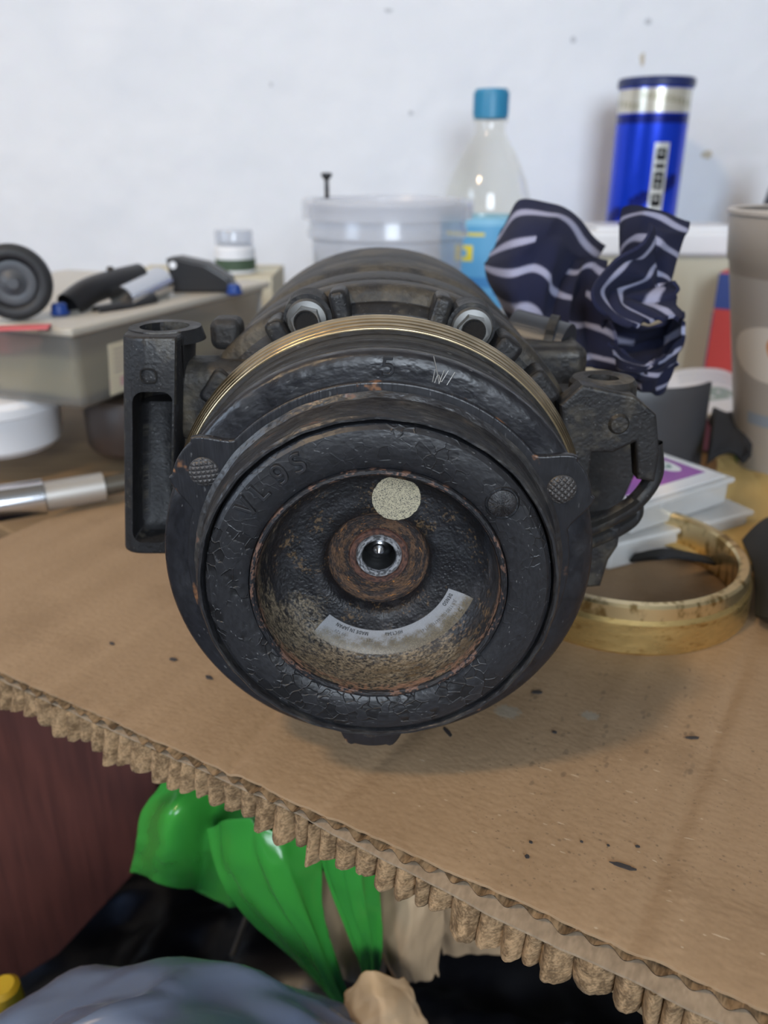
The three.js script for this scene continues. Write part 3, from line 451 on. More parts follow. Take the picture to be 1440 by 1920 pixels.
  {
    const g = new TextGeometry('5', { font, size: 0.0046, depth: 0.0011, curveSegments: 6, bevelEnabled: true, bevelSize: 0.00012, bevelThickness: 0.0002, bevelSegments: 2 }), p = A(726, 685, -0.2003); g.translate(-0.0015 + p.x, -0.0023 + p.y, -0.2004);
    part(arm, 'stamped_numeral', boxUV(flat(g)), M.paint);
    const scr = [[[813, 668], [818, 690], [823, 718]], [[811, 716], [816, 692]], [[815, 718], [822, 702], [826, 716]], [[823, 720], [833, 694]], [[828, 716], [841, 695]], [[838, 722], [853, 698]]].map((l) => tube(l.map(([u, v]) => A(u, v, -0.2003)), 0.00013, { seg: 10, rad: 5 }));
    part(arm, 'scratch_mark', merge(scr), S('bright_scratch', { rgb: [0.55, 0.53, 0.50], roughness: 0.35, metalness: 0.8 }), 'bright scratches shaped like a W');
  }
  // pulley
  const pul = onAxis('pulley', lathe([[0.050, -0.2062], [0.0594, -0.2062], [0.0603, -0.2068], [0.0605, -0.2084], [0.0597, -0.2090], [0.0590, -0.2092], [0.0588, -0.2112], [0.0602, -0.2120], [0.0607, -0.2130], [0.0607, -0.2150], [0.0600, -0.2158], [0.0594, -0.2160], [0.0594, -0.2178], [0.0602, -0.2184], [0.0604, -0.2236], [0.0615, -0.2243]], { seg: 220, crease: 28 }), M.paintGroove, 'dirty dark pulley rim');
  part(pul, 'bright_flange', lathe([[0.0614, -0.2242], [0.0620, -0.2245], [0.0641, -0.2296], [0.0643, -0.2310], [0.0642, -0.2322], [0.0636, -0.2330], [0.045, -0.2330]], { seg: 220, crease: 40 }), M.gold, 'bright machined gold-toned edge');

  // housing and body
  onAxis('front_housing', lathe([[0.030, -0.2345], [0.0530, -0.2345], [0.0560, -0.2370], [0.0585, -0.2440], [0.0600, -0.2500], [0.0645, -0.2520], [0.0665, -0.2535]], { seg: 160, uv: 'metre' }), M.cast, 'rough cast front housing');
  onAxis('body', lathe([[0.0600, -0.2520], [0.0672, -0.2525], [0.0692, -0.2540], [0.0697, -0.2560], [0.0697, -0.2650], [0.0680, -0.2675], [0.0676, -0.2700], [0.0690, -0.2720], [0.0694, -0.2740], [0.0694, -0.2900], [0.0680, -0.2930], [0.0678, -0.3030], [0.0694, -0.3060], [0.0694, -0.3350], [0.0684, -0.3390], [0.0690, -0.3440], [0.0690, -0.3820], [0.0660, -0.3890], [0.050, -0.3910], [0, -0.3910]], { seg: 160, uv: 'metre', crease: 40 }), M.castDusty, 'ringed cast body');
  const boltAt = [A(576, 600, -0.2435), A(885, 616, -0.2435)];
  const ang = boltAt.map((p) => Math.atan2(p.y, p.x) * 180 / Math.PI), rad = boltAt.map((p) => Math.hypot(p.x, p.y));
  const ridges = []; const ridge = (deg, r, w, len, z0, z1, h) => { const g = new RoundedBoxGeometry(len, w, z0 - z1, 3, 0.0022); g.translate(r, 0, (z0 + z1) / 2); g.rotateZ(deg * Math.PI / 180); ridges.push(flat(boxUV(g))); };
  // lugs either side of each bolt, and shoulders further down
  ridge(ang[0] + 8.5, 0.0628, 0.0062, 0.012, -0.2405, -0.2560); ridge(ang[0] - 9.2, 0.0640, 0.0060, 0.0125, -0.2440, -0.2570);
  ridge(ang[1] + 9.2, 0.0640, 0.0060, 0.0125, -0.2440, -0.2570); ridge(ang[1] - 11, 0.0625, 0.0085, 0.012, -0.2405, -0.2560);
  ridge(38, 0.0615, 0.012, 0.013, -0.2420, -0.2560); ridge(142, 0.0615, 0.012, 0.013, -0.2420, -0.2560); ridge(10, 0.061, 0.012, 0.013, -0.243, -0.256); ridge(170, 0.061, 0.012, 0.013, -0.243, -0.256);
  for (let k = 0; k < 2; k++) { const g = new THREE.CylinderGeometry(0.0074, 0.0080, 0.009, 32).rotateX(Math.PI / 2).translate(boltAt[k].x, boltAt[k].y, -0.2500); ridges.push(flat(boxUV(g))); }
  ridges.push(flat(boxUV(lathe([[0.0585, -0.2460], [0.0622, -0.2465], [0.0640, -0.2500], [0.0650, -0.2530]], { seg: 40, a0: (ang[1] + 12) * Math.PI / 180, a1: (ang[0] - 12) * Math.PI / 180 }))));
  onAxis('housing_lugs', merge(ridges), M.cast);
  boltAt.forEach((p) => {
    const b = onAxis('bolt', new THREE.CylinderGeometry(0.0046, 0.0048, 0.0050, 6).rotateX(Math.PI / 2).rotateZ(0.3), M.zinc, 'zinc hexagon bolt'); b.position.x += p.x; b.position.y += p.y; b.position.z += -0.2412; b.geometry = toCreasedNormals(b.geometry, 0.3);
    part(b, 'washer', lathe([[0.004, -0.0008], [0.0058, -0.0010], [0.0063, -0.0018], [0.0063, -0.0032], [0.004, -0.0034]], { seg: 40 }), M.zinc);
    part(b, 'recess_shade_disc', lathe([[0, 0.0026], [0.0030, 0.0026], [0.0034, 0.0029], [0.0037, 0.0025]], { seg: 32 }), M.cast);  // dark disc proud of the head; its colour stands in for recess shade
  });

  // left mounting ear: upright post with a through hole and a pocket in its face
  {
    const zf = -0.236, x0 = A(240, 800, zf).x, x1 = A(352, 800, zf).x, yt = A(300, 652, zf).y, yb = A(270, 1040, zf).y, w = x1 - x0, h = yt - yb, d = 0.030;
    const fs = new THREE.Shape(), hw = w / 2, hd = d / 2, cr2 = 0.0085; fs.moveTo(-hw + cr2, -hd); fs.lineTo(hw - 0.003, -hd); fs.quadraticCurveTo(hw, -hd, hw, -hd + 0.003); fs.lineTo(hw, hd - cr2); fs.quadraticCurveTo(hw, hd, hw - cr2, hd); fs.lineTo(-hw + cr2, hd); fs.quadraticCurveTo(-hw, hd, -hw, hd - cr2); fs.lineTo(-hw, -hd + cr2); fs.quadraticCurveTo(-hw, -hd, -hw + cr2, -hd);
    const post = new THREE.ExtrudeGeometry(fs, { depth: h + 0.0008, bevelEnabled: true, bevelSize: 0.0012, bevelThickness: 0.0012, bevelOffset: -0.0012, bevelSegments: 3, curveSegments: 12 }).rotateX(-Math.PI / 2).translate((x0 + x1) / 2, yb + 0.0012, zf - d / 2);
    const boss = new THREE.CylinderGeometry(0.0110, 0.0122, 0.0040, 64).translate((x0 + x1) / 2 + 0.0016, yt + 0.0016, zf - d / 2);
    const pocket = new RoundedBoxGeometry(w * 0.68, h * 0.74, 0.030, 4, 0.0035).translate((x0 + x1) / 2 + 0.0012, (yt + yb) / 2 - 0.0045, zf + 0.002);
    const hole = new THREE.CylinderGeometry(0.0076, 0.0076, 0.04, 40).translate((x0 + x1) / 2 + 0.0014, yt, zf - d / 2);
    let body = csg.evaluate(brush(boxUV(post)), brush(boxUV(boss)), ADDITION); body = csg.evaluate(body, brush(boxUV(pocket)), SUBTRACTION); body = csg.evaluate(body, brush(boxUV(hole)), SUBTRACTION);
    { const q = body.geometry.attributes.position; for (let i = 0; i < q.count; i++) q.setX(i, q.getX(i) - 0.0085 * clamp((yt - q.getY(i)) / h)); body.geometry.computeVertexNormals(); body.geometry = toCreasedNormals(body.geometry, 0.7); }
    const ear = onAxis('mounting_ear', boxUV(body.geometry), M.cast, 'upright black mounting post with a bolt hole and a deep pocket');
    const mark = [[-1, 1], [1, 1], [1.3, 0], [1, -1], [-1, -1], [-1.3, 0]].map(([a, b]) => V3((x0 + x1) / 2 - 0.001 + a * 0.0018, yt - 0.0085 + b * 0.0018, zf + 0.0001));
    part(ear, 'cast_mark', tube(mark, 0.00035, { seg: 40, rad: 6, closed: true }), M.cast);
    part(ear, 'web', merge([rbox(0.030, 0.026, 0.020, 0.006).translate(x1 + 0.008, yt - 0.020, zf - 0.017), rbox(0.024, 0.05, 0.016, 0.005).translate(x1 + 0.004, yt - 0.045, zf - 0.019), rbox(0.010, 0.010, 0.012, 0.003).translate(A(425, 625, -0.262).x, A(425, 625, -0.262).y, -0.264)]), M.castDusty);
  }
  // right bracket: lug plate with a boss, hollow below, curved ribs and a foot
  {
    const z = -0.242, p = (u, v, q = z) => { const a = A(u, v, q); return [a.x, a.y]; };
    const plate = cut(prism([p(1050, 760), p(1092, 722), p(1190, 742), p(1232, 778), p(1238, 850), p(1228, 905), p(1196, 900), p(1192, 830), p(1150, 850), p(1112, 850), p(1104, 900), p(1062, 880)], 0.008, 0.0012).translate(0, 0, z));
    const [bx, by] = p(1150, 752);
    const deck = rbox(p(1232, 780)[0] - p(1060, 780)[0], 0.009, 0.034, 0.003).translate((p(1232, 780)[0] + p(1060, 780)[0]) / 2, p(1150, 795)[1], z - 0.0185);
    const br = onAxis('mounting_bracket', merge([plate, deck]), M.cast, 'black cast bracket with a lug, open hollow and curved ribs');
    const boss = turned([[0.0050, -0.004], [0.0050, 0.0048], [0.0064, 0.0056], [0.0098, 0.0050], [0.0108, 0.0036], [0.0112, -0.004]].slice().map(([r, y]) => [r, y]), { seg: 48 }).rotateX(0); part(br, 'boss', boxUV(boss.translate(bx, by - 0.001, z - 0.014)), M.castDusty);
    part(br, 'cast_boss', boxUV(lathe([[0, 0.0012], [0.0026, 0.0011], [0.0034, 0]], { seg: 24 })).translate(...p(1160, 795), z), M.cast);
    const rib = (pts, r) => tube(pts.map(([u, v, q]) => { const a = A(u, v, q); return a; }), r, { seg: 40, rad: 12 });
    part(br, 'rib', rib([[1225, 830, -0.248], [1226, 890, -0.248], [1196, 936, -0.246], [1150, 968, -0.242], [1080, 1000, -0.236]], 0.0030), M.cast);
    part(br, 'rib', rib([[1190, 930, -0.256], [1190, 965, -0.254], [1160, 990, -0.250], [1085, 1022, -0.242]], 0.0028), M.cast);
    part(br, 'rear_wall', boxUV(prism([p(1060, 780, -0.300), p(1190, 790, -0.300), p(1196, 880, -0.300), p(1160, 960, -0.300), p(1060, 1020, -0.300)], 0.008, 0.001).translate(0, 0, -0.300)), M.cast);
    part(br, 'foot', boxUV(prism([p(1070, 1010), p(1172, 996), p(1166, 1035), p(1148, 1062), p(1132, 1112), p(1080, 1116)], 0.016, 0.0015).translate(0, 0, z - 0.004)), M.cast);
  }
  // pipe manifold on the right shoulder
  {
    const man = onAxis('pipe_manifold', rod(A(960, 640, -0.315), A(1060, 664, -0.304), 0.0125, 0.0115, 40), S('grey_pipe_metal', { rgb: [0.05, 0.055, 0.065], roughness: 0.38, metalness: 0.5, bumpMap: ringBump, bumpScale: 0.0004 }), 'grey-black pipe stub on the right shoulder');
    part(man, 'collar', rod(A(1020, 655, -0.308), A(1036, 658, -0.307), 0.0134, 0.0134, 40), M.cast);
    part(man, 'flange_block', rbox(0.040, 0.022, 0.030, 0.004).translate(...A(985, 690, -0.300).toArray()), M.cast);
  }
  onAxis('bottom_pad', rbox(0.036, 0.006, 0.06, 0.002).translate(0, -0.0668, -0.30), M.cast);
}

// ---------------------------------------------------------------- things along the wall
const BENCH = -0.018;
function canvasTex(w, h, draw) { const cv = document.createElement('canvas'); cv.width = w; cv.height = h; draw(cv.getContext('2d')); const t = new THREE.CanvasTexture(cv); t.colorSpace = THREE.SRGBColorSpace; t.wrapS = t.wrapT = THREE.RepeatWrapping; return t; }
{ // tall blue can
  const z = -0.845, top = atZ(1232, 148, z), g = thing('snack_can', 'tall blue printed can with a dark blue lid, against the wall', 'can', [top.x, BENCH, z], -0.05), h = top.y - BENCH, r = 0.0330;
  const t = canvasTex(1024, 1024, (x) => {
    x.fillStyle = '#163fd2'; x.fillRect(0, 0, 1024, 1024); x.fillStyle = '#d6d2c4'; x.fillRect(0, 10, 1024, 80);
    x.fillStyle = '#a8a48c'; for (let k = 0; k < 40; k++) x.fillRect(k * 26, 20 + (k * 37) % 40, 14, 22);
    x.fillStyle = '#0f1f78'; x.fillRect(0, 95, 1024, 30); x.fillRect(0, 680, 1024, 90); for (let k = 0; k < 24; k++) x.fillRect((k * 131) % 1024, 240 + (k * 59) % 460, 50, 40);
    for (const o of [0, 512]) { x.fillStyle = '#dfe2df'; x.fillRect(200 + o, 190, 70, 330); x.fillStyle = '#1b1d22'; for (const [y, hh] of [[210, 40], [262, 16], [290, 60], [368, 44], [430, 20], [460, 44]]) { x.fillRect(212 + o, y, 46, hh); } x.fillStyle = '#dfe2df'; for (const y of [222, 305, 330, 380, 472]) x.fillRect(226 + o, y, 20, 9); x.fillRect(180 + o, 820, 90, 40); x.fillRect(180 + o, 880, 90, 40); }
  });
  part(g, 'printed_wall', turned([[r - 0.001, 0.002], [r, 0.004], [r, h - 0.007]], { seg: 64, crease: 60 }), S('can_print', { map: t, roughness: 0.25, metalness: 0.5 }));
  part(g, 'base_rim', turned([[0, 0], [r, 0], [r + 0.001, 0.002], [r, 0.005]], { seg: 64 }), M.zinc);
  part(g, 'lid', turned([[r - 0.001, h - 0.0085], [r + 0.0018, h - 0.008], [r + 0.0022, h - 0.002], [r + 0.001, h], [r - 0.003, h - 0.0005], [r - 0.004, h - 0.003], [0, h - 0.003]], { seg: 64 }), S('dark_blue_lid', { rgb: [0.018, 0.028, 0.11], roughness: 0.35 }));
}
{ // clear bottle with a light blue cap and label
  const z = -0.80, top = atZ(918, 166, z), g = thing('plastic_bottle', 'clear plastic bottle with a light blue cap and blue label, against the wall', 'bottle', [top.x + 0.002, BENCH, z]), h = top.y - BENCH, r = 0.0415;
  const wall = PH('clear_bottle_plastic', { rgb: [0.96, 0.955, 0.92], roughness: 0.06, transmission: 0.95, thickness: 0, ior: 1.5 });
  part(g, 'bottle_wall', turned([[0, 0.006], [0.02, 0.002], [r - 0.004, 0], [r, 0.006], [r, 0.04], [r - 0.0015, 0.045], [r, 0.05], [r, h - 0.115], [r - 0.001, h - 0.112], [r, h - 0.108], [r - 0.001, h - 0.092], [r - 0.006, h - 0.075], [0.0260, h - 0.055], [0.0180, h - 0.042], [0.0142, h - 0.036], [0.0136, h - 0.028], [0.0165, h - 0.027], [0.0165, h - 0.025], [0.0132, h - 0.024], [0.0132, h - 0.004]], { seg: 64, crease: 70 }), wall);
  const lt = canvasTex(1024, 512, (x) => { x.fillStyle = '#5fa6d4'; x.fillRect(0, 0, 1024, 512); x.fillStyle = '#3f86c0'; x.fillRect(0, 330, 1024, 60); x.fillStyle = '#86c2e2'; x.fillRect(0, 0, 1024, 40); x.fillStyle = '#e2d23a'; for (let k = 0; k < 4; k++) { x.fillRect(60 + k * 256, 150, 70, 90); x.fillRect(20 + k * 256, 80, 160, 18); } x.fillStyle = '#5fa6d4'; for (let k = 0; k < 4; k++) x.fillRect(82 + k * 256, 175, 24, 40); x.fillStyle = '#2f62a8'; for (let k = 0; k < 4; k++) { x.fillRect(160 + k * 256, 290, 80, 12); x.fillRect(160 + k * 256, 420, 80, 12); } });
  part(g, 'label', turned([[r + 0.0005, h - 0.185], [r + 0.0007, h - 0.18], [r + 0.0007, h - 0.106]], { seg: 64 }), S('blue_label', { map: lt, roughness: 0.45 }));
  const ribs = []; for (let k = 0; k < 40; k++) { const a = k / 40 * 2 * Math.PI; ribs.push(flat(new THREE.BoxGeometry(0.0009, 0.018, 0.0012).translate(0, h - 0.0125, 0.0152).rotateY(a))); }
  const cap = part(g, 'cap', turned([[0.0140, h - 0.0245], [0.0153, h - 0.024], [0.0153, h - 0.003], [0.0140, h - 0.0005], [0, h]], { seg: 48, crease: 40 }), S('blue_cap', { rgb: [0.035, 0.24, 0.42], roughness: 0.4 }));
  part(cap, 'grip_ribs', boxUV(merge(ribs)), cap.material);
}
{ // round food tub with a lid, and the screw standing on it
  const z = -0.665, c = atZ(727, 385, z), g = thing('round_tub', 'round translucent plastic tub with a clear lid, behind the compressor', 'tub', [c.x, BENCH, z]), h = c.y - BENCH + 0.004, r = 0.0640;
  const lidM = PH('clear_lid_plastic', { rgb: [0.86, 0.87, 0.90], roughness: 0.2, transmission: 0.75, thickness: 0, ior: 1.5 });
  part(g, 'tub_wall', turned([[0, 0.004], [0.05, 0.002], [0.053, 0], [0.054, 0.003], [r - 0.004, h - 0.028], [r - 0.001, h - 0.026], [r - 0.001, h - 0.022], [r - 0.003, h - 0.018], [r - 0.002, h - 0.004]], { seg: 80, crease: 50 }), M.frosted);
  part(g, 'lid', turned([[r - 0.002, h - 0.013], [r + 0.0025, h - 0.013], [r + 0.003, h - 0.001], [r + 0.001, h + 0.0015], [r - 0.004, h + 0.001], [r - 0.006, h - 0.003], [0, h - 0.003]], { seg: 80, crease: 40 }), lidM);
  const s = atZ(604, 366, z - 0.02); const y0 = BENCH + h + 0.0012, sc = thing('screw', 'black screw standing head-up on the lid of the round tub', 'screw', [s.x + 0.006, y0, z + 0.012]);
  part(sc, 'shank', turned([[0, -0.0], [0.0016, 0.0002], [0.0019, 0.003], [0.0015, 0.0036], [0.0019, 0.0056], [0.0015, 0.0062], [0.0019, 0.0082], [0.0016, 0.009], [0.0016, 0.013]], { seg: 20 }), M.blackPlastic);
  part(sc, 'head', turned([[0.001, 0.0125], [0.0030, 0.0145], [0.0042, 0.0165], [0.0040, 0.018], [0.0015, 0.0185], [0, 0.0178]], { seg: 24 }), M.blackPlastic);
}
{ // rectangular white tub with lid
  const z = -0.735, l = atZ(1092, 560, z).x, rr = atZ(1392, 560, z).x, top = atZ(1300, 428, z).y, g = thing('white_tub', 'rectangular white plastic tub with a white lid, in front of the blue can', 'tub', [(l + rr) / 2, BENCH, z - 0.036]), w = rr - l, h = top - BENCH;
  const body = new RoundedBoxGeometry(w - 0.008, h - 0.012, 0.066, 5, 0.012); { const p = body.attributes.position; for (let i = 0; i < p.count; i++) { const t = (p.getY(i) + h / 2) / h, k = 0.88 + 0.12 * t; p.setX(i, p.getX(i) * k); p.setZ(i, p.getZ(i) * k); } body.computeVertexNormals(); }
  part(g, 'tub_wall', boxUV(body.translate(0, (h - 0.012) / 2, 0)), PH('milky_tub_plastic', { rgb: [0.70, 0.66, 0.52], roughness: 0.45, transmission: 0.25, thickness: 0 }));
  part(g, 'lid', merge([rbox(w + 0.004, 0.022, 0.076, 0.005).translate(0, h - 0.013, 0), rbox(w - 0.016, 0.004, 0.060, 0.0019).translate(0, h - 0.001, 0)]), M.white);
}
{ // small jar on a carton
  const z = -0.74, c = atZ(440, 470, z), yb = atZ(440, 512, z).y, yt = atZ(437, 430, z).y, r = 0.0175;
  const cb = thing('plain_carton', 'plain pale carton under the small white jar', 'box', [c.x - 0.03, BENCH, z - 0.02]); part(cb, 'carton_wall', rbox(0.13, yb - BENCH, 0.09, 0.001).translate(0, (yb - BENCH) / 2, 0), S('pale_carton', { rgb: [0.55, 0.50, 0.38], roughness: 0.8 })); part(cb, 'tape', rbox(0.13, 0.0004, 0.03, 0.0001).translate(0, yb - BENCH + 0.0003, 0), M.cream);
  const g = thing('small_jar', 'small white jar with a translucent lid and a dark green label', 'jar', [c.x, yb + 0.0006, z]), h = yt - yb - 0.0006;
  part(g, 'jar_wall', turned([[0, 0], [r - 0.001, 0], [r, 0.001], [r, h * 0.56], [r - 0.002, h * 0.64], [r - 0.003, h * 0.66]], { seg: 40 }), M.white);
  part(g, 'label', turned([[r + 0.0002, 0.003], [r + 0.0003, 0.004], [r + 0.0003, h * 0.34]], { seg: 40 }), S('green_label', { rgb: [0.05, 0.085, 0.05], roughness: 0.6 }));
  part(g, 'lid', turned([[r - 0.004, h * 0.64], [r - 0.0012, h * 0.64], [r - 0.001, h * 0.95], [r - 0.002, h], [0, h]], { seg: 40 }), M.frosted);
}
// ---------------------------------------------------------------- left: hazy storage box on two supports, with things on its lid
{
  const yb = 0.037, yt = 0.0877, c0 = atZ(134, 622, -0.452), dirR = V3(0.085, 0, -0.202).normalize(), dirL = V3(-dirR.z, 0, dirR.x).negate();     // corner nearest the camera; right face runs back
  dirL.copy(V3(dirR.z, 0, -dirR.x)); if (dirL.x > 0) dirL.negate();
  const LR = 0.215, LL = 0.20, mid = c0.clone().addScaledVector(dirR, LR / 2).addScaledVector(dirL, LL / 2), ry = Math.atan2(-dirR.z, dirR.x);
  const g = thing('storage_box', 'hazy clear plastic storage box with a lid, propped up beside the compressor', 'box', [mid.x, yb, mid.z], ry), h = yt - yb;
  // own axes: x along the right face (back), +z towards its outside (right)
  const sgn = V3(0, 0, 1).applyAxisAngle(V3(0, 1, 0), ry).dot(dirL) < 0 ? 1 : -1;
  const shell = new RoundedBoxGeometry(LR, h, LL, 4, 0.006); { const p = shell.attributes.position; for (let i = 0; i < p.count; i++) { const k = mix(0.90, 1, (p.getY(i) + h / 2) / h); p.setX(i, p.getX(i) * k); p.setZ(i, p.getZ(i) * k); } shell.computeVertexNormals(); }
  part(g, 'box_wall', boxUV(shell.translate(0, h / 2, 0)), M.hazy);
  part(g, 'lid', rbox(LR + 0.004, 0.005, LL + 0.004, 0.002).translate(0, h - 0.001, 0), PH('hazy_lid', { rgb: [0.62, 0.58, 0.50], roughness: 0.5, transmission: 0.35, thickness: 0 }));
  part(g, 'corner_rib', merge([0.10, -0.02].map((x) => rbox(0.004, h * 0.92, 0.003, 0.001).translate(x, h * 0.48, sgn * LL * 0.482))), M.frosted);
  part(g, 'padding', rbox(LR * 0.82, h * 0.52, LL * 0.8, 0.006).translate(0, h * 0.30, 0), S('cream_padding', { rgb: [0.58, 0.52, 0.30], roughness: 0.9 }), 'cream padding inside');
  part(g, 'pink_packet', rbox(0.03, 0.016, 0.13, 0.004).translate(-LR * 0.39, h * 0.74, -sgn * 0.025), S('pink_packet', { rgb: [0.62, 0.12, 0.13], roughness: 0.6 }));
  const st = canvasTex(256, 256, (x) => { x.fillStyle = '#cfc3a8'; x.fillRect(0, 0, 256, 256); x.fillStyle = '#9d8f86'; for (let k = 0; k < 6; k++) x.fillRect(30, 30 + k * 22, 190, 8); x.fillStyle = '#c09a96'; x.fillRect(60, 175, 150, 50); });
  const sg = new THREE.BoxGeometry(0.038, 0.032, 0.0005); part(g, 'paper_sticker', sg.rotateX(sgn * 0.10).translate(-LR * 0.27, h * 0.42, sgn * (LL * 0.4795)).clone(), S('paper_sticker', { map: st, roughness: 0.8 }));
  // supports
  const wp = atZ(-6, 815, -0.485); const a = thing('white_pot', 'low white plastic pot under the storage box', 'pot', [wp.x - 0.012, 0, wp.z - 0.03]);
  part(a, 'pot_wall', turned([[0, 0], [0.034, 0], [0.038, 0.004], [0.040, 0.022], [0.041, 0.024], [0.041, 0.034], [0.039, 0.0365], [0, 0.0365]], { seg: 48 }), M.white); part(a, 'lid_rim', turned([[0.041, 0.026], [0.0425, 0.027], [0.0425, 0.033], [0.041, 0.034]], { seg: 48 }), M.white);
  const b = thing('dark_roll', 'dark brown round roll under the storage box', 'roll', [-0.155, 0, -0.525]);
  part(b, 'roll_wall', turned([[0.018, 0.001], [0.044, 0], [0.046, 0.003], [0.046, 0.033], [0.044, 0.0365], [0.018, 0.036], [0.018, 0.001]], { seg: 64 }), S('dark_brown_tape', { rgb: [0.030, 0.019, 0.014], roughness: 0.4 })); part(b, 'core', turned([[0.015, 0.001], [0.0178, 0.001], [0.0178, 0.0362], [0.015, 0.0362], [0.015, 0.001]], { seg: 40 }), S('card_core', { rgb: [0.3, 0.2, 0.1], roughness: 0.9 }));

  const LID = yt + 0.0018;
  // caster wheel standing on the lid
  const wr = 0.0215, wc = atZ(28, 545, -0.478), w = thing('rubber_wheel', 'black rubber wheel with a grey hub, standing on the storage box', 'wheel', [wc.x, LID, wc.z], 0.35);
  const tireM = M.blackRubber, up = (gg) => gg.translate(0, wr, 0);
  part(w, 'tyre', up(lathe([[0.0120, -0.007], [0.0135, 0.0055], [0.0155, 0.0072], [0.0190, 0.0068], [0.0210, 0.0040], [0.0215, 0], [0.0210, -0.0040], [0.0190, -0.0068], [0.0120, -0.007]], { seg: 64, crease: 60 })), tireM);
  part(w, 'hub', up(lathe([[0, 0.0075], [0.003, 0.0075], [0.0045, 0.0055], [0.0075, 0.004], [0.010, 0.0046], [0.0125, 0.0040], [0.0130, -0.006], [0, -0.006]], { seg: 48 })), S('grey_hub', { rgb: [0.075, 0.08, 0.09], roughness: 0.5 }));
  // lever with a chromed end
  const q = (u, v, y = LID) => atY(u, v, y), lv = thing('lever', 'black lever with a bright metal end, lying on the storage box', 'lever', [q(200, 580).x, LID, q(200, 580).z]), ll = (u, v, z) => local(lv, atZ(u, v, z));
  const hand = tube([ll(128, 575, -0.505), ll(165, 548, -0.520), ll(215, 530, -0.540), ll(262, 518, -0.560)], 0.0085, { seg: 40, rad: 14 }); part(lv, 'handle', hand, M.blackPlastic);
  part(lv, 'lower_arm', tube([ll(180, 590, -0.505), ll(230, 580, -0.52), ll(285, 560, -0.545)], 0.0050, { seg: 24, rad: 12 }), M.blackPlastic);
  part(lv, 'metal_end', rod(ll(228, 562, -0.525), ll(300, 530, -0.57), 0.0085, 0.0105), M.chrome, 'bright chromed end');
  part(lv, 'peg', rod(ll(210, 530, -0.535), ll(206, 502, -0.54), 0.0022), M.blackPlastic);
  // black clip
  const ck = thing('black_clip', 'black wedge-shaped plastic clip on the storage box', 'clip', [q(365, 545).x, LID, q(365, 545).z + 0.01]), cz = ck.position.z; const cp = (u, v) => { const p = local(ck, atZ(u, v, cz)); return [p.x, p.y]; };
  const base = (u) => [cp(u, 500)[0], 0]; part(ck, 'clip_body', prism([base(318), cp(310, 486), cp(330, 483), cp(385, 495), cp(428, 522), base(436)], 0.022, 0.002), M.blackPlastic); part(ck, 'pivot', rod(V3(cp(324, 495)[0], cp(324, 497)[1], -0.003), V3(cp(324, 495)[0], cp(324, 497)[1], 0.0008), 0.0025), M.white);
  // blue caps and papers on the lid
  [[113, 590, 0], [440, 552, 1]].forEach(([u, v, k]) => { const p = q(u, v); const m = thing('blue_cap', k ? 'small blue plastic cap beside the black clip' : 'small blue plastic cap between the rubber wheel and the lever', 'cap', [p.x, LID, p.z]); part(m, 'cap_wall', turned([[0, 0], [0.0045, 0], [0.005, 0.001], [0.0045, 0.006], [0.0035, 0.007], [0, 0.007]], { seg: 32 }), S('blue_plastic', { rgb: [0.012, 0.05, 0.24], roughness: 0.4 })); part(m, 'cap_rim', turned([[0.005, 0.0005], [0.0060, 0.0008], [0.0060, 0.0018], [0.005, 0.002]], { seg: 32 }), S('blue_plastic_rim', { rgb: [0.012, 0.05, 0.24], roughness: 0.4 })); });
  const pp = thing('red_card', 'flat pink-red card lying under the rubber wheel on the storage box', 'card', [q(15, 613).x - 0.005, LID + 0.0002, q(15, 613).z + 0.008], 0.2); pp.position.y = LID - 0.0001; part(pp, 'card_face', rbox(0.06, 0.0012, 0.012, 0.0004).translate(0, 0.0006, 0), S('pink_red_card', { rgb: [0.62, 0.13, 0.14], roughness: 0.6 }));
}
{ // threaded steel bar
  const P = [[-60, 953], [84, 931], [194, 912], [262, 900]].map(([u, v]) => atY(u, v, 0.0098)), g = thing('threaded_bar', 'round steel bar with a threaded end, lying beside the mounting ear', 'bar', [P[1].x, 0, P[1].z]); const L = P.map((p) => local(g, p));
  part(g, 'thick_end', rod(L[0], L[1], 0.0097, 0.0097, 40), M.chrome); part(g, 'shank', rod(L[1], L[2], 0.0080, 0.0080, 40), S('dull_zinc', { rgb: [0.52, 0.50, 0.47], roughness: 0.45, metalness: 0.75 }));
  const d = L[3].clone().sub(L[2]), rings = [rod(L[2], L[3], 0.0046, 0.0046)]; for (let k = 0; k < 14; k++) { const t = (k + 0.5) / 14; rings.push(rod(L[2].clone().addScaledVector(d, t - 0.018), L[2].clone().addScaledVector(d, t + 0.018), 0.0054, 0.0054)); }
  part(g, 'thread', merge(rings), S('dark_thread', { rgb: [0.16, 0.145, 0.12], roughness: 0.45, metalness: 0.7 }));
}
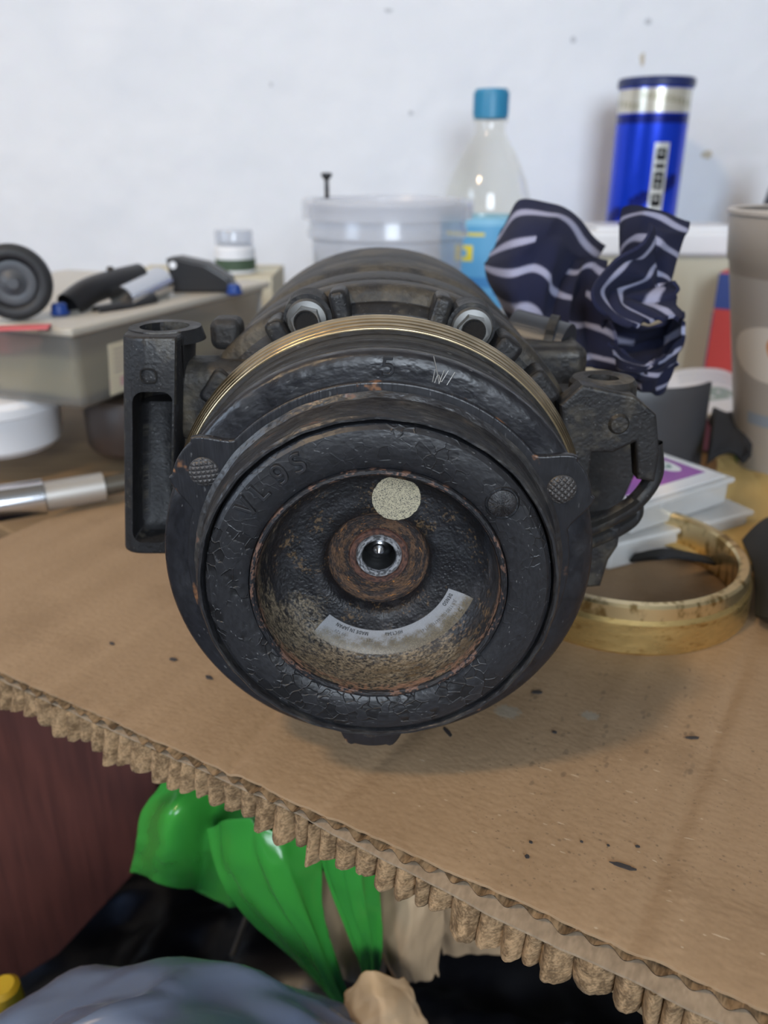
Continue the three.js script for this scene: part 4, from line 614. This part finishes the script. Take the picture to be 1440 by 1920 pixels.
// ---------------------------------------------------------------- right: brass ring, cases, papers, packets
{
  const R = 0.0535, g = thing('brass_ring', 'tarnished gold-coloured metal ring lying on the cardboard beside the compressor', 'ring', [0.1035, 0, -0.3145]), H = 0.0205;
  part(g, 'band', turned([[R - 0.0045, 0.0015], [R - 0.003, 0], [R + 0.0008, 0], [R + 0.0015, 0.001], [R + 0.0010, 0.0130], [R - 0.0004, 0.0145]], { seg: 160 }), M.brass);
  part(g, 'lip', turned([[R - 0.0004, 0.0144], [R - 0.0006, H - 0.001], [R - 0.0016, H], [R - 0.0046, H], [R - 0.0054, H - 0.001], [R - 0.0054, H - 0.004], [R - 0.0045, 0.0015]], { seg: 160 }), M.brassLip);
}
{ // two clear cases with cards
  const p = atY(1188, 952, 0.030), q = atY(1372, 895, 0.030), ry = Math.atan2(-(q.z - p.z), q.x - p.x), L = p.distanceTo(q), n = V3(Math.sin(ry), 0, Math.cos(ry)).negate();
  const c = p.clone().add(q).multiplyScalar(0.5).addScaledVector(n, 0.042);
  const caseM = PH('clear_case_plastic', { rgb: [0.86, 0.86, 0.85], roughness: 0.25, transmission: 0.55, thickness: 0 });
  const lower = thing('clear_case', 'shallow clear plastic case under the printed one', 'case', [c.x + 0.004, 0, c.z + 0.004], ry - 0.12, 'clear plastic cases'), upper = thing('clear_case', 'clear plastic case with a green and purple printed card', 'case', [c.x, 0.0152, c.z], ry, 'clear plastic cases');
  for (const [g, w] of [[lower, L + 0.018], [upper, L]]) { part(g, 'case_wall', merge([rbox(w, 0.0135, 0.084, 0.003).translate(0, 0.0068, 0)]), caseM); part(g, 'case_lid', rbox(w + 0.003, 0.003, 0.087, 0.0012).translate(0, 0.0135, 0), caseM); }
  part(lower, 'contents', rbox(L * 0.8, 0.009, 0.065, 0.003).translate(0, 0.0065, 0), S('beige_contents', { rgb: [0.42, 0.37, 0.26], roughness: 0.8 }));
  part(lower, 'dark_pin', rod(V3(-0.02, 0.0122, 0.022), V3(0.012, 0.0122, 0.015), 0.0010), M.blackPlastic);
  const t = canvasTex(1024, 640, (x) => { x.fillStyle = '#e6e4e2'; x.fillRect(0, 0, 1024, 640); x.fillStyle = '#7ab62c'; x.fillRect(0, 20, 900, 210); x.fillStyle = '#8f2f9c'; x.fillRect(0, 250, 960, 320); x.fillStyle = '#ecebe8'; x.beginPath(); x.ellipse(810, 410, 95, 95, 0, 0, 7); x.fill(); x.fillStyle = '#6f8f80'; x.beginPath(); x.ellipse(810, 410, 55, 52, 0, 0, 7); x.fill(); x.fillStyle = '#ecebe8'; x.beginPath(); x.ellipse(820, 410, 30, 28, 0, 0, 7); x.fill(); x.font = 'bold 90px sans-serif'; x.fillText('c', 520, 490); x.fillText('°', 565, 470); });
  const card = new THREE.BoxGeometry(L - 0.004, 0.0004, 0.080); { const uv = card.attributes.uv, nn = card.attributes.normal, pp = card.attributes.position; for (let i = 0; i < uv.count; i++) uv.setXY(i, pp.getX(i) / (L - 0.004) + 0.5, 0.5 - pp.getZ(i) / 0.080); }
  part(upper, 'printed_card', card.translate(0, 0.0153, 0), S('printed_card', { map: t, roughness: 0.3 }));
}
{ // dark grey strip bent into an arc
  const c = V3(0.158, 0, -0.50), pts = []; for (let k = 0; k <= 10; k++) { const a = mix(3.5, 5.6, k / 10); pts.push([c.x + 0.050 * Math.cos(a), -0.045 * Math.sin(a)]); }
  const y0 = -0.017, hh = 0.070, rows = [0, 0.5, 1].map((t) => pts.map(([x, dz]) => [x, y0 + hh * t, c.z + dz - 0.004 * t]));
  const m = solo('bent_strip', 'dark grey strip bent into an arc behind the clear cases', 'strip', sheet(rows, 40, 6, 0.0022), M.darkGrey);
}
{ // white packet with green print on a pink packet
  const s = sheet(net([[[1245, 700, -0.60], [1300, 690, -0.61], [1360, 694, -0.61], [1398, 720, -0.60]], [[1255, 735, -0.555], [1310, 728, -0.56], [1365, 735, -0.56], [1402, 760, -0.555]], [[1270, 765, -0.525], [1320, 775, -0.520], [1365, 783, -0.520], [1404, 790, -0.520]]]), 24, 18, 0.004);
  const t = canvasTex(512, 512, (x) => { x.fillStyle = '#e7e8ee'; x.fillRect(0, 0, 512, 512); x.fillStyle = '#8fa29a'; x.beginPath(); x.ellipse(230, 210, 170, 60, 0.3, 0, 7); x.fill(); x.fillStyle = '#e7e8ee'; for (let k = 0; k < 12; k++) x.fillRect(40 + k * 38, 150 + (k * 53) % 120, 24, 14); x.fillStyle = '#aab4c4'; for (let k = 0; k < 5; k++) x.fillRect(80, 330 + k * 26, 330, 7); });
  solo('white_packet', 'white packet with faint green print beside the dark strip', 'packet', s, S('white_packet_film', { map: t, roughness: 0.35 }));
  const base = atZ(1345, 800, -0.55); const st = thing('pink_box', 'flat pink carton under the white packet', 'box', [base.x + 0.012, BENCH, base.z - 0.025]); const top = atZ(1345, 786, -0.535).y - 0.006 - BENCH; part(st, 'carton_wall', rbox(0.085, top, 0.05, 0.002).translate(0, top / 2, 0), S('pink_carton', { rgb: [0.55, 0.22, 0.30], roughness: 0.6 })); part(st, 'flap', rbox(0.082, 0.001, 0.03, 0.0004).translate(0, top + 0.0003, 0.005), S('pale_pink_flap', { rgb: [0.7, 0.5, 0.52], roughness: 0.6 }));
}
{ // leaning carton, blue and red
  const b = atY(1392, 712, BENCH), g = thing('red_blue_carton', 'narrow blue and red carton standing beside the white tub', 'box', [atZ(1398, 600, -0.70).x, BENCH, -0.70], -0.55); const h = 0.108;
  part(g, 'carton_wall', rbox(0.050, h, 0.028, 0.001).translate(0, h / 2, 0), S('red_print', { rgb: [0.48, 0.05, 0.045], roughness: 0.5 })); part(g, 'blue_band', rbox(0.0506, 0.030, 0.0286, 0.001).translate(0, h - 0.0155, 0), S('blue_print', { rgb: [0.03, 0.06, 0.24], roughness: 0.5 })); part(g, 'blue_side', rbox(0.0008, h - 0.034, 0.0282, 0.0003).translate(-0.0251, h / 2 - 0.016, 0), S('blue_print_side', { rgb: [0.03, 0.055, 0.22], roughness: 0.5 }));
}
{ // big grey plastic bottle at the right
  const e = atY(1402, 905, 0), r = 0.041, g = thing('plastic_cup', 'tall flared grey plastic cup with a green leaf and orange print', 'cup', [e.x + 0.033, 0.0006, e.z - 0.02]), h = 0.150;
  const t = canvasTex(1024, 1024, (x) => { x.fillStyle = '#a39d97'; x.fillRect(0, 0, 1024, 1024); x.fillStyle = '#8c847b'; x.fillRect(0, 0, 1024, 190); for (const o of [0, 256, 512, 768]) { x.fillStyle = '#d2ccc4'; x.beginPath(); x.ellipse(150 + o, 420, 110, 90, 0, 0, 7); x.fill(); x.fillStyle = '#c98450'; x.beginPath(); x.ellipse(120 + o, 400, 46, 60, 0.4, 0, 7); x.fill(); x.fillStyle = '#2f6a34'; x.beginPath(); x.ellipse(60 + o, 800, 50, 90, 0.3, 0, 7); x.fill(); x.fillStyle = '#8894a4'; x.fillRect(90 + o, 620, 120, 40); } });
  part(g, 'cup_wall', turned([[0, 0.002], [0.028, 0.001], [0.030, 0], [0.031, 0.002], [0.0535, h - 0.028], [0.0550, h - 0.026], [0.0575, h - 0.003], [0.0560, h - 0.001]], { seg: 64, crease: 50 }), S('grey_printed_plastic', { map: t, roughness: 0.4 }));
  part(g, 'rim', turned([[0.0555, h - 0.003], [0.0585, h - 0.002], [0.0588, h], [0.0575, h + 0.001], [0.0550, h]], { seg: 64 }), S('grey_rim', { rgb: [0.42, 0.38, 0.34], roughness: 0.4 }));
  const d = atZ(1440, 400, -0.82), k = thing('dark_bottle', 'dark slim bottle standing behind the flared grey cup', 'bottle', [d.x + 0.013, BENCH, -0.82]); const kh = atZ(1440, 320, -0.82).y - BENCH + 0.02;
  part(k, 'bottle_wall', turned([[0, 0], [0.017, 0], [0.018, 0.002], [0.018, kh - 0.05], [0.012, kh - 0.02], [0.008, kh], [0, kh]], { seg: 40 }), S('dark_bottle_plastic', { rgb: [0.05, 0.052, 0.062], roughness: 0.3 })); part(k, 'label', turned([[0.0182, kh - 0.085], [0.0184, kh - 0.084], [0.0184, kh - 0.058]], { seg: 40 }), M.white);
}
{ // kraft paper, black cloths
  const R = rng(8), nz = (u, v) => [0, 0.004 * fbm(u, v, 5, 5, 1201, 3), 0];
  const kp = [[atY(1205, 1035), atY(1290, 1062), atY(1370, 1075), atY(1500, 1085)], [atY(1290, 975), atY(1350, 985), atY(1420, 1000), atY(1540, 1010)], [atY(1340, 900), atY(1390, 905), atY(1440, 925), atY(1540, 950)], [atY(1330, 860), atY(1380, 862), atY(1430, 872), atY(1500, 880)]].map((r) => r.map((p, i) => [p.x, 0.0025 + 0.004 * R(), p.z]));
  solo('kraft_paper', 'crumpled yellow-brown kraft paper behind the brass ring', 'paper', sheet(kp, 40, 40, 0.0005, nz), S('kraft_paper', { rgb: [0.50, 0.34, 0.12], roughness: 0.75 }));
  const bc = [[atY(1318, 905), atY(1360, 900), atY(1385, 905), atY(1398, 908)], [atY(1320, 870), atY(1365, 868), atY(1390, 872), atY(1400, 874)], [atY(1325, 840), atY(1370, 836), atY(1395, 838), atY(1410, 840)]].map((r, j) => r.map((p, i) => [p.x, [0.010, 0.026, 0.014][j] + 0.006 * ((i + j) % 2), p.z]));
  solo('black_cloth', 'bunched black cloth between the white packet and the clear cases', 'cloth', sheet(bc, 30, 20, 0.003, (u, v) => [0, 0.003 * fbm(u, v, 6, 6, 1211, 3), 0]), S('black_cloth_fabric', { rgb: [0.010, 0.010, 0.012], roughness: 0.9 }));
  const bp = [[atY(1375, 1180), atY(1400, 1205), atY(1440, 1220), atY(1520, 1230)], [atY(1370, 1120), atY(1405, 1110), atY(1450, 1115), atY(1520, 1120)], [atY(1352, 1050), atY(1390, 1040), atY(1440, 1045), atY(1520, 1050)]].map((r, j) => r.map((p, i) => [p.x + 0.012, [0.006, 0.026, 0.014][j] * (i ? 1 : 0.4) + 0.001, p.z]));
  solo('black_pouch', 'black pouch lying at the right of the brass ring', 'pouch', sheet(bp, 30, 24, 0.005), S('black_pouch_fabric', { rgb: [0.014, 0.014, 0.016], roughness: 0.65 }));
  solo('black_strap', 'narrow black strap crossing the brass ring', 'strap', sheet([[atY(1180, 1040, 0.004), atY(1240, 1028, 0.018), atY(1290, 1034, 0.014), atY(1350, 1048, 0.006)], [atY(1180, 1052, 0.004), atY(1235, 1045, 0.018), atY(1290, 1046, 0.014), atY(1350, 1058, 0.006)]].map((r) => r.map((p) => p.toArray())), 30, 4, 0.0014), S('black_strap_webbing', { rgb: [0.012, 0.012, 0.013], roughness: 0.8 }));
}
// ---------------------------------------------------------------- striped rag stuffed behind the bracket
{
  const stripeTex = (n, seed, warm) => tex(512, 512, (u, v) => {
    const f = (v * n) % 1, id = Math.floor(v * n), kn = 0.5 + 0.5 * Math.sin(u * 2 * Math.PI * 70) * Math.sin(v * 2 * Math.PI * 70 * 0.8 + (Math.floor(u * 70) % 2) * 1.5), e = 0.025 * Math.sin(u * 2 * Math.PI * 70);
    const on = sstep(0.42 + e - 0.02, 0.42 + e + 0.02, f) * (1 - sstep(0.64 + e - 0.02, 0.64 + e + 0.02, f)) * (hash(id, Math.floor(u * 3), seed) < 0.9 ? 1 : 0);
    return mix3([0.007, 0.010, 0.042], [0.38, 0.39, 0.54], on).map((c) => c * (0.6 + 0.6 * kn));
  });
  const bump = tex(256, 256, (u, v) => 0.5 + 0.5 * Math.sin(u * 2 * Math.PI * 64) * Math.sin(v * 2 * Math.PI * 52), false);
  const mat = (n, seed) => S('striped_knit', { map: stripeTex(n, seed), bumpMap: bump, bumpScale: 0.0006, roughness: 0.95 });
  const rag = thing('striped_rag', 'bunched navy rag with pale stripes stuffed behind the bracket', 'rag', atZ(1100, 700, -0.33).setY(0).toArray());
  const put = (name, rows, n, seed, nu = 48, nv = 40) => { const g = sheet(net(rows), nu, nv, 0.0016, (u, v) => [0.0006 * Math.sin(u * 19 + v * 5), 0.0006 * Math.sin(v * 23 + u * 7), 0.0012 * Math.sin(u * 13 + v * 11)]); g.translate(-rag.position.x + 0.003, 0, -rag.position.z - 0.005); part(rag, name, g, mat(n, seed)); };
  rag.position.add(V3(0.003, 0.002, -0.005));
  put('left_fold', [[[930, 440, -0.425], [962, 388, -0.405], [1020, 391, -0.395], [1062, 402, -0.395], [1096, 440, -0.40], [1128, 472, -0.405]], [[915, 470, -0.415], [960, 424, -0.385], [1018, 424, -0.375], [1046, 434, -0.375], [1074, 470, -0.38], [1104, 498, -0.39]], [[905, 492, -0.41], [952, 470, -0.370], [1008, 458, -0.365], [1034, 466, -0.365], [1052, 494, -0.37], [1078, 520, -0.38]], [[898, 508, -0.41], [942, 516, -0.365], [998, 504, -0.360], [1020, 522, -0.358], [1034, 552, -0.36], [1056, 562, -0.37]], [[910, 545, -0.40], [938, 566, -0.36], [984, 560, -0.356], [1010, 588, -0.350], [1024, 606, -0.352], [1050, 604, -0.36]], [[950, 620, -0.38], [965, 628, -0.36], [990, 622, -0.352], [1012, 630, -0.348], [1035, 640, -0.345], [1060, 640, -0.35]]], 4, 3, 60, 60);
  put('centre_fold', [[[1040, 480, -0.385], [1070, 500, -0.375], [1100, 490, -0.375], [1130, 500, -0.37]], [[1030, 530, -0.375], [1062, 545, -0.36], [1092, 535, -0.365], [1120, 550, -0.355]], [[1020, 580, -0.365], [1060, 590, -0.345], [1085, 590, -0.355], [1130, 610, -0.345]], [[1020, 640, -0.355], [1060, 650, -0.335], [1095, 650, -0.345], [1150, 670, -0.335]], [[1060, 690, -0.345], [1085, 700, -0.33], [1120, 705, -0.335], [1165, 720, -0.325]]], 4, 11);
  put('upper_curl', [[[1150, 430, -0.375], [1162, 402, -0.365], [1195, 396, -0.355], [1240, 406, -0.352], [1285, 428, -0.355]], [[1152, 470, -0.370], [1164, 440, -0.358], [1204, 432, -0.347], [1242, 446, -0.345], [1274, 462, -0.348]], [[1155, 510, -0.368], [1170, 488, -0.352], [1206, 486, -0.342], [1238, 496, -0.340], [1256, 520, -0.345]], [[1160, 550, -0.365], [1176, 540, -0.350], [1206, 545, -0.340], [1234, 548, -0.338], [1248, 570, -0.343]]], 3, 21);
  put('leaf_fold', [[[1208, 436, -0.335], [1186, 474, -0.328], [1140, 505, -0.320], [1102, 546, -0.315], [1106, 588, -0.312], [1135, 613, -0.308], [1172, 630, -0.305]], [[1213, 468, -0.337], [1196, 500, -0.332], [1164, 517, -0.326], [1127, 551, -0.320], [1125, 581, -0.317], [1150, 604, -0.312], [1190, 624, -0.306]], [[1216, 508, -0.338], [1206, 525, -0.334], [1180, 541, -0.330], [1150, 561, -0.325], [1146, 577, -0.321], [1171, 598, -0.315], [1214, 619, -0.308]], [[1222, 548, -0.334], [1216, 558, -0.332], [1201, 566, -0.330], [1181, 573, -0.327], [1181, 583, -0.324], [1201, 594, -0.316], [1240, 614, -0.308]], [[1264, 538, -0.322], [1264, 552, -0.322], [1262, 568, -0.322], [1260, 584, -0.320], [1262, 596, -0.318], [1265, 606, -0.314], [1269, 616, -0.308]]], 3, 31, 60, 60);
  put('hollow_fold', [[[1120, 610, -0.345], [1180, 625, -0.352], [1235, 620, -0.350], [1268, 600, -0.335]], [[1118, 650, -0.345], [1180, 660, -0.362], [1235, 655, -0.358], [1270, 640, -0.335]], [[1130, 690, -0.335], [1185, 695, -0.345], [1230, 690, -0.342], [1264, 672, -0.330]]], 1.2, 41);
  put('lower_fold', [[[1132, 655, -0.318], [1180, 690, -0.312], [1230, 688, -0.310], [1270, 648, -0.318]], [[1142, 690, -0.316], [1186, 708, -0.308], [1226, 706, -0.307], [1264, 680, -0.315]], [[1152, 716, -0.315], [1192, 726, -0.308], [1226, 726, -0.307], [1256, 704, -0.313]], [[1168, 738, -0.318], [1198, 750, -0.312], [1226, 758, -0.312], [1246, 732, -0.317]]], 3, 51);
}
// ---------------------------------------------------------------- under the bench
{
  const N = 90, P = [], U = [], I = [], x0 = -0.62, x1 = 0.62, z0 = -0.86, z1 = 0.02;
  for (let j = 0; j <= N; j++) for (let i = 0; i <= N; i++) { const u = i / N, v = j / N, e = Math.min(u, 1 - u, v, 1 - v), d = sstep(0, 0.16, e), c = Math.abs(fbm(u, v, 9, 8, 1301, 4) - 0.5); P.push(mix(x0, x1, u), FLOOR + 0.002 + d * (0.38 + 0.10 * fbm(u, v, 4, 4, 1311, 3) - 0.22 * c), mix(z0, z1, v)); U.push(u * 3, v * 2); }
  for (let j = 0; j < N; j++) for (let i = 0; i < N; i++) { const a = j * (N + 1) + i; I.push(a, a + N + 1, a + 1, a + 1, a + N + 1, a + N + 2); }
  solo('rubbish_bag', 'crumpled black rubbish bag in the dark under the bench', 'bag', toCreasedNormals(geoOf(P, I, U), 3.2), S('black_film', { rgb: [0.010, 0.010, 0.012], roughness: 0.4 }));
  // clear bag
  const g = new THREE.IcosahedronGeometry(1, 40), p = g.attributes.position, top = atZ(345, 1790, -0.205);
  const f3 = (x, y, z, k, s) => { const a = fbm((x * 0.5 + 0.5 + z * 0.13) % 1, (y * 0.5 + 0.5) % 1, k, k, s, 3), b = fbm((z * 0.5 + 0.5 + 1) % 1, (x * 0.5 + 0.5 + y * 0.2 + 1) % 1, k, k, s + 3, 3); return (a + b) / 2; };
  for (let i = 0; i < p.count; i++) { const x = p.getX(i), y = p.getY(i), z = p.getZ(i), k = 1 - 0.9 * Math.abs(f3(x, y, z, 3, 1401) - 0.5) - 0.4 * Math.abs(f3(x, y, z, 5, 1411) - 0.5); const bell = mix(0.5, 1, Math.exp(-((x + 0.05) ** 2) / 0.16)); p.setXYZ(i, x * k * 0.20, y * k * 0.145 * (y > 0 ? bell : 1), z * k * 0.07); }
  const m = solo('clear_bag', 'crumpled clear plastic bag with a bluish sheen, below the torn edge of the cardboard', 'bag', (() => { g.deleteAttribute('uv'); g.deleteAttribute('normal'); const q = mergeVertices(g, 1e-5); q.computeVertexNormals(); return q; })(), PH('clear_bag_film', { rgb: [0.34, 0.42, 0.58], roughness: 0.34, transmission: 0.7, thickness: 0 }));
  m.position.set(top.x, top.y - 0.122, top.z + 0.03);
  // green film
  const gm = PH('green_film', { rgb: [0.06, 0.40, 0.055], roughness: 0.24, transmission: 0.4, thickness: 0, side: THREE.DoubleSide }), rip = (u, v) => [0.0012 * Math.sin(u * 21), 0.002 * fbm(u, v, 6, 6, 1501, 3), 0.003 * fbm(u, v, 7, 5, 1511, 3)];
  const gb = thing('green_bag', 'crumpled bright green plastic bag hanging below the torn cardboard edge', 'bag', atZ(480, 1640, -0.27).toArray()); const putG = (name, rows, nu = 40, nv = 40) => { const s = sheet(net(rows), nu, nv, 0.0004, rip); s.translate(-gb.position.x, -gb.position.y, -gb.position.z); part(gb, name, s, gm); };
  putG('left_fold', [[[312, 1460, -0.262], [370, 1462, -0.262], [430, 1480, -0.262], [520, 1510, -0.255], [610, 1545, -0.25]], [[268, 1520, -0.268], [330, 1530, -0.248], [400, 1560, -0.262], [480, 1580, -0.245], [585, 1570, -0.25]], [[258, 1580, -0.27], [320, 1600, -0.250], [390, 1620, -0.268], [450, 1640, -0.25], [540, 1620, -0.255]], [[246, 1635, -0.275], [310, 1655, -0.262], [380, 1672, -0.272], [430, 1700, -0.262], [500, 1690, -0.265]]]);
  putG('long_tongue', [[[390, 1555, -0.25], [450, 1530, -0.24], [520, 1560, -0.238], [590, 1565, -0.242]], [[410, 1640, -0.25], [470, 1620, -0.238], [530, 1630, -0.232], [600, 1620, -0.24]], [[460, 1710, -0.252], [520, 1710, -0.240], [570, 1720, -0.236], [602, 1700, -0.242]], [[540, 1790, -0.255], [580, 1800, -0.248], [610, 1810, -0.245], [625, 1790, -0.248]], [[620, 1872, -0.258], [635, 1878, -0.256], [645, 1880, -0.255], [652, 1872, -0.256]]]);
  putG('right_tongue', [[[590, 1545, -0.235], [625, 1575, -0.228], [670, 1600, -0.228], [702, 1625, -0.232]], [[610, 1640, -0.236], [640, 1660, -0.230], [675, 1680, -0.228], [710, 1700, -0.232]], [[650, 1740, -0.240], [672, 1750, -0.236], [692, 1760, -0.234], [711, 1770, -0.236]], [[678, 1820, -0.246], [688, 1822, -0.244], [698, 1824, -0.243], [706, 1826, -0.244]], [[676, 1868, -0.250], [684, 1868, -0.248], [690, 1866, -0.248], [694, 1862, -0.249]]]);
  // brown paper
  const bm = S('brown_paper', { rgb: [0.42, 0.29, 0.17], roughness: 0.85, side: THREE.DoubleSide });
  const paper = (label, rows) => solo('brown_paper', label, 'paper', sheet(net(rows), 30, 30, 0.0006, (u, v) => [0.002 * fbm(u, v, 5, 5, 1601, 2), 0.003 * fbm(u, v, 4, 6, 1611, 3), 0.006 * fbm(u, v, 5, 4, 1621, 3)]), bm, 'crumpled brown papers under the bench');
  paper('crumpled brown paper lobe hanging right of the green bag', [[[690, 1600, -0.255], [760, 1610, -0.245], [830, 1640, -0.235]], [[690, 1690, -0.255], [760, 1690, -0.230], [830, 1690, -0.235]], [[700, 1770, -0.260], [760, 1780, -0.235], [825, 1760, -0.240]], [[740, 1835, -0.265], [775, 1842, -0.255], [815, 1820, -0.255]]]);
  paper('brown paper scrap reaching out under the torn edge, beside the paper lobe', [[[800, 1640, -0.270], [880, 1670, -0.255], [960, 1700, -0.245]], [[810, 1710, -0.265], [890, 1730, -0.245], [980, 1745, -0.245]], [[825, 1780, -0.275], [890, 1790, -0.260], [960, 1775, -0.255]]]);
  paper('brown paper seen behind the green bag', [[[590, 1620, -0.275], [640, 1640, -0.260], [710, 1660, -0.265]], [[590, 1720, -0.280], [650, 1740, -0.260], [720, 1760, -0.265]], [[600, 1820, -0.285], [650, 1840, -0.265], [720, 1850, -0.270]]]);
  paper('folded brown paper strip lying beside the clear bag', [[[640, 1850, -0.230], [690, 1820, -0.220], [760, 1830, -0.225]], [[640, 1920, -0.225], [710, 1890, -0.210], [790, 1900, -0.217]], [[660, 1990, -0.217], [730, 1970, -0.205], [810, 1970, -0.213]]]);
  const a = atZ(435, 1795, -0.30), b = atZ(472, 1695, -0.33); solo('grey_rod', 'thin grey metal rod in the dark behind the green bag', 'rod', rod(a, b, 0.0016), M.zinc);
  const y = atZ(-12, 1900, -0.23), yt = thing('yellow_cap', 'small yellow plastic cap at the side of the clear bag', 'cap', [y.x, y.y - 0.008, y.z - 0.01]); part(yt, 'cap_wall', turned([[0, 0], [0.007, 0], [0.0075, 0.001], [0.007, 0.010], [0.005, 0.012], [0, 0.012]], { seg: 24 }), S('yellow_plastic', { rgb: [0.6, 0.4, 0.02], roughness: 0.5 }));
}

renderer.render(scene, camera);
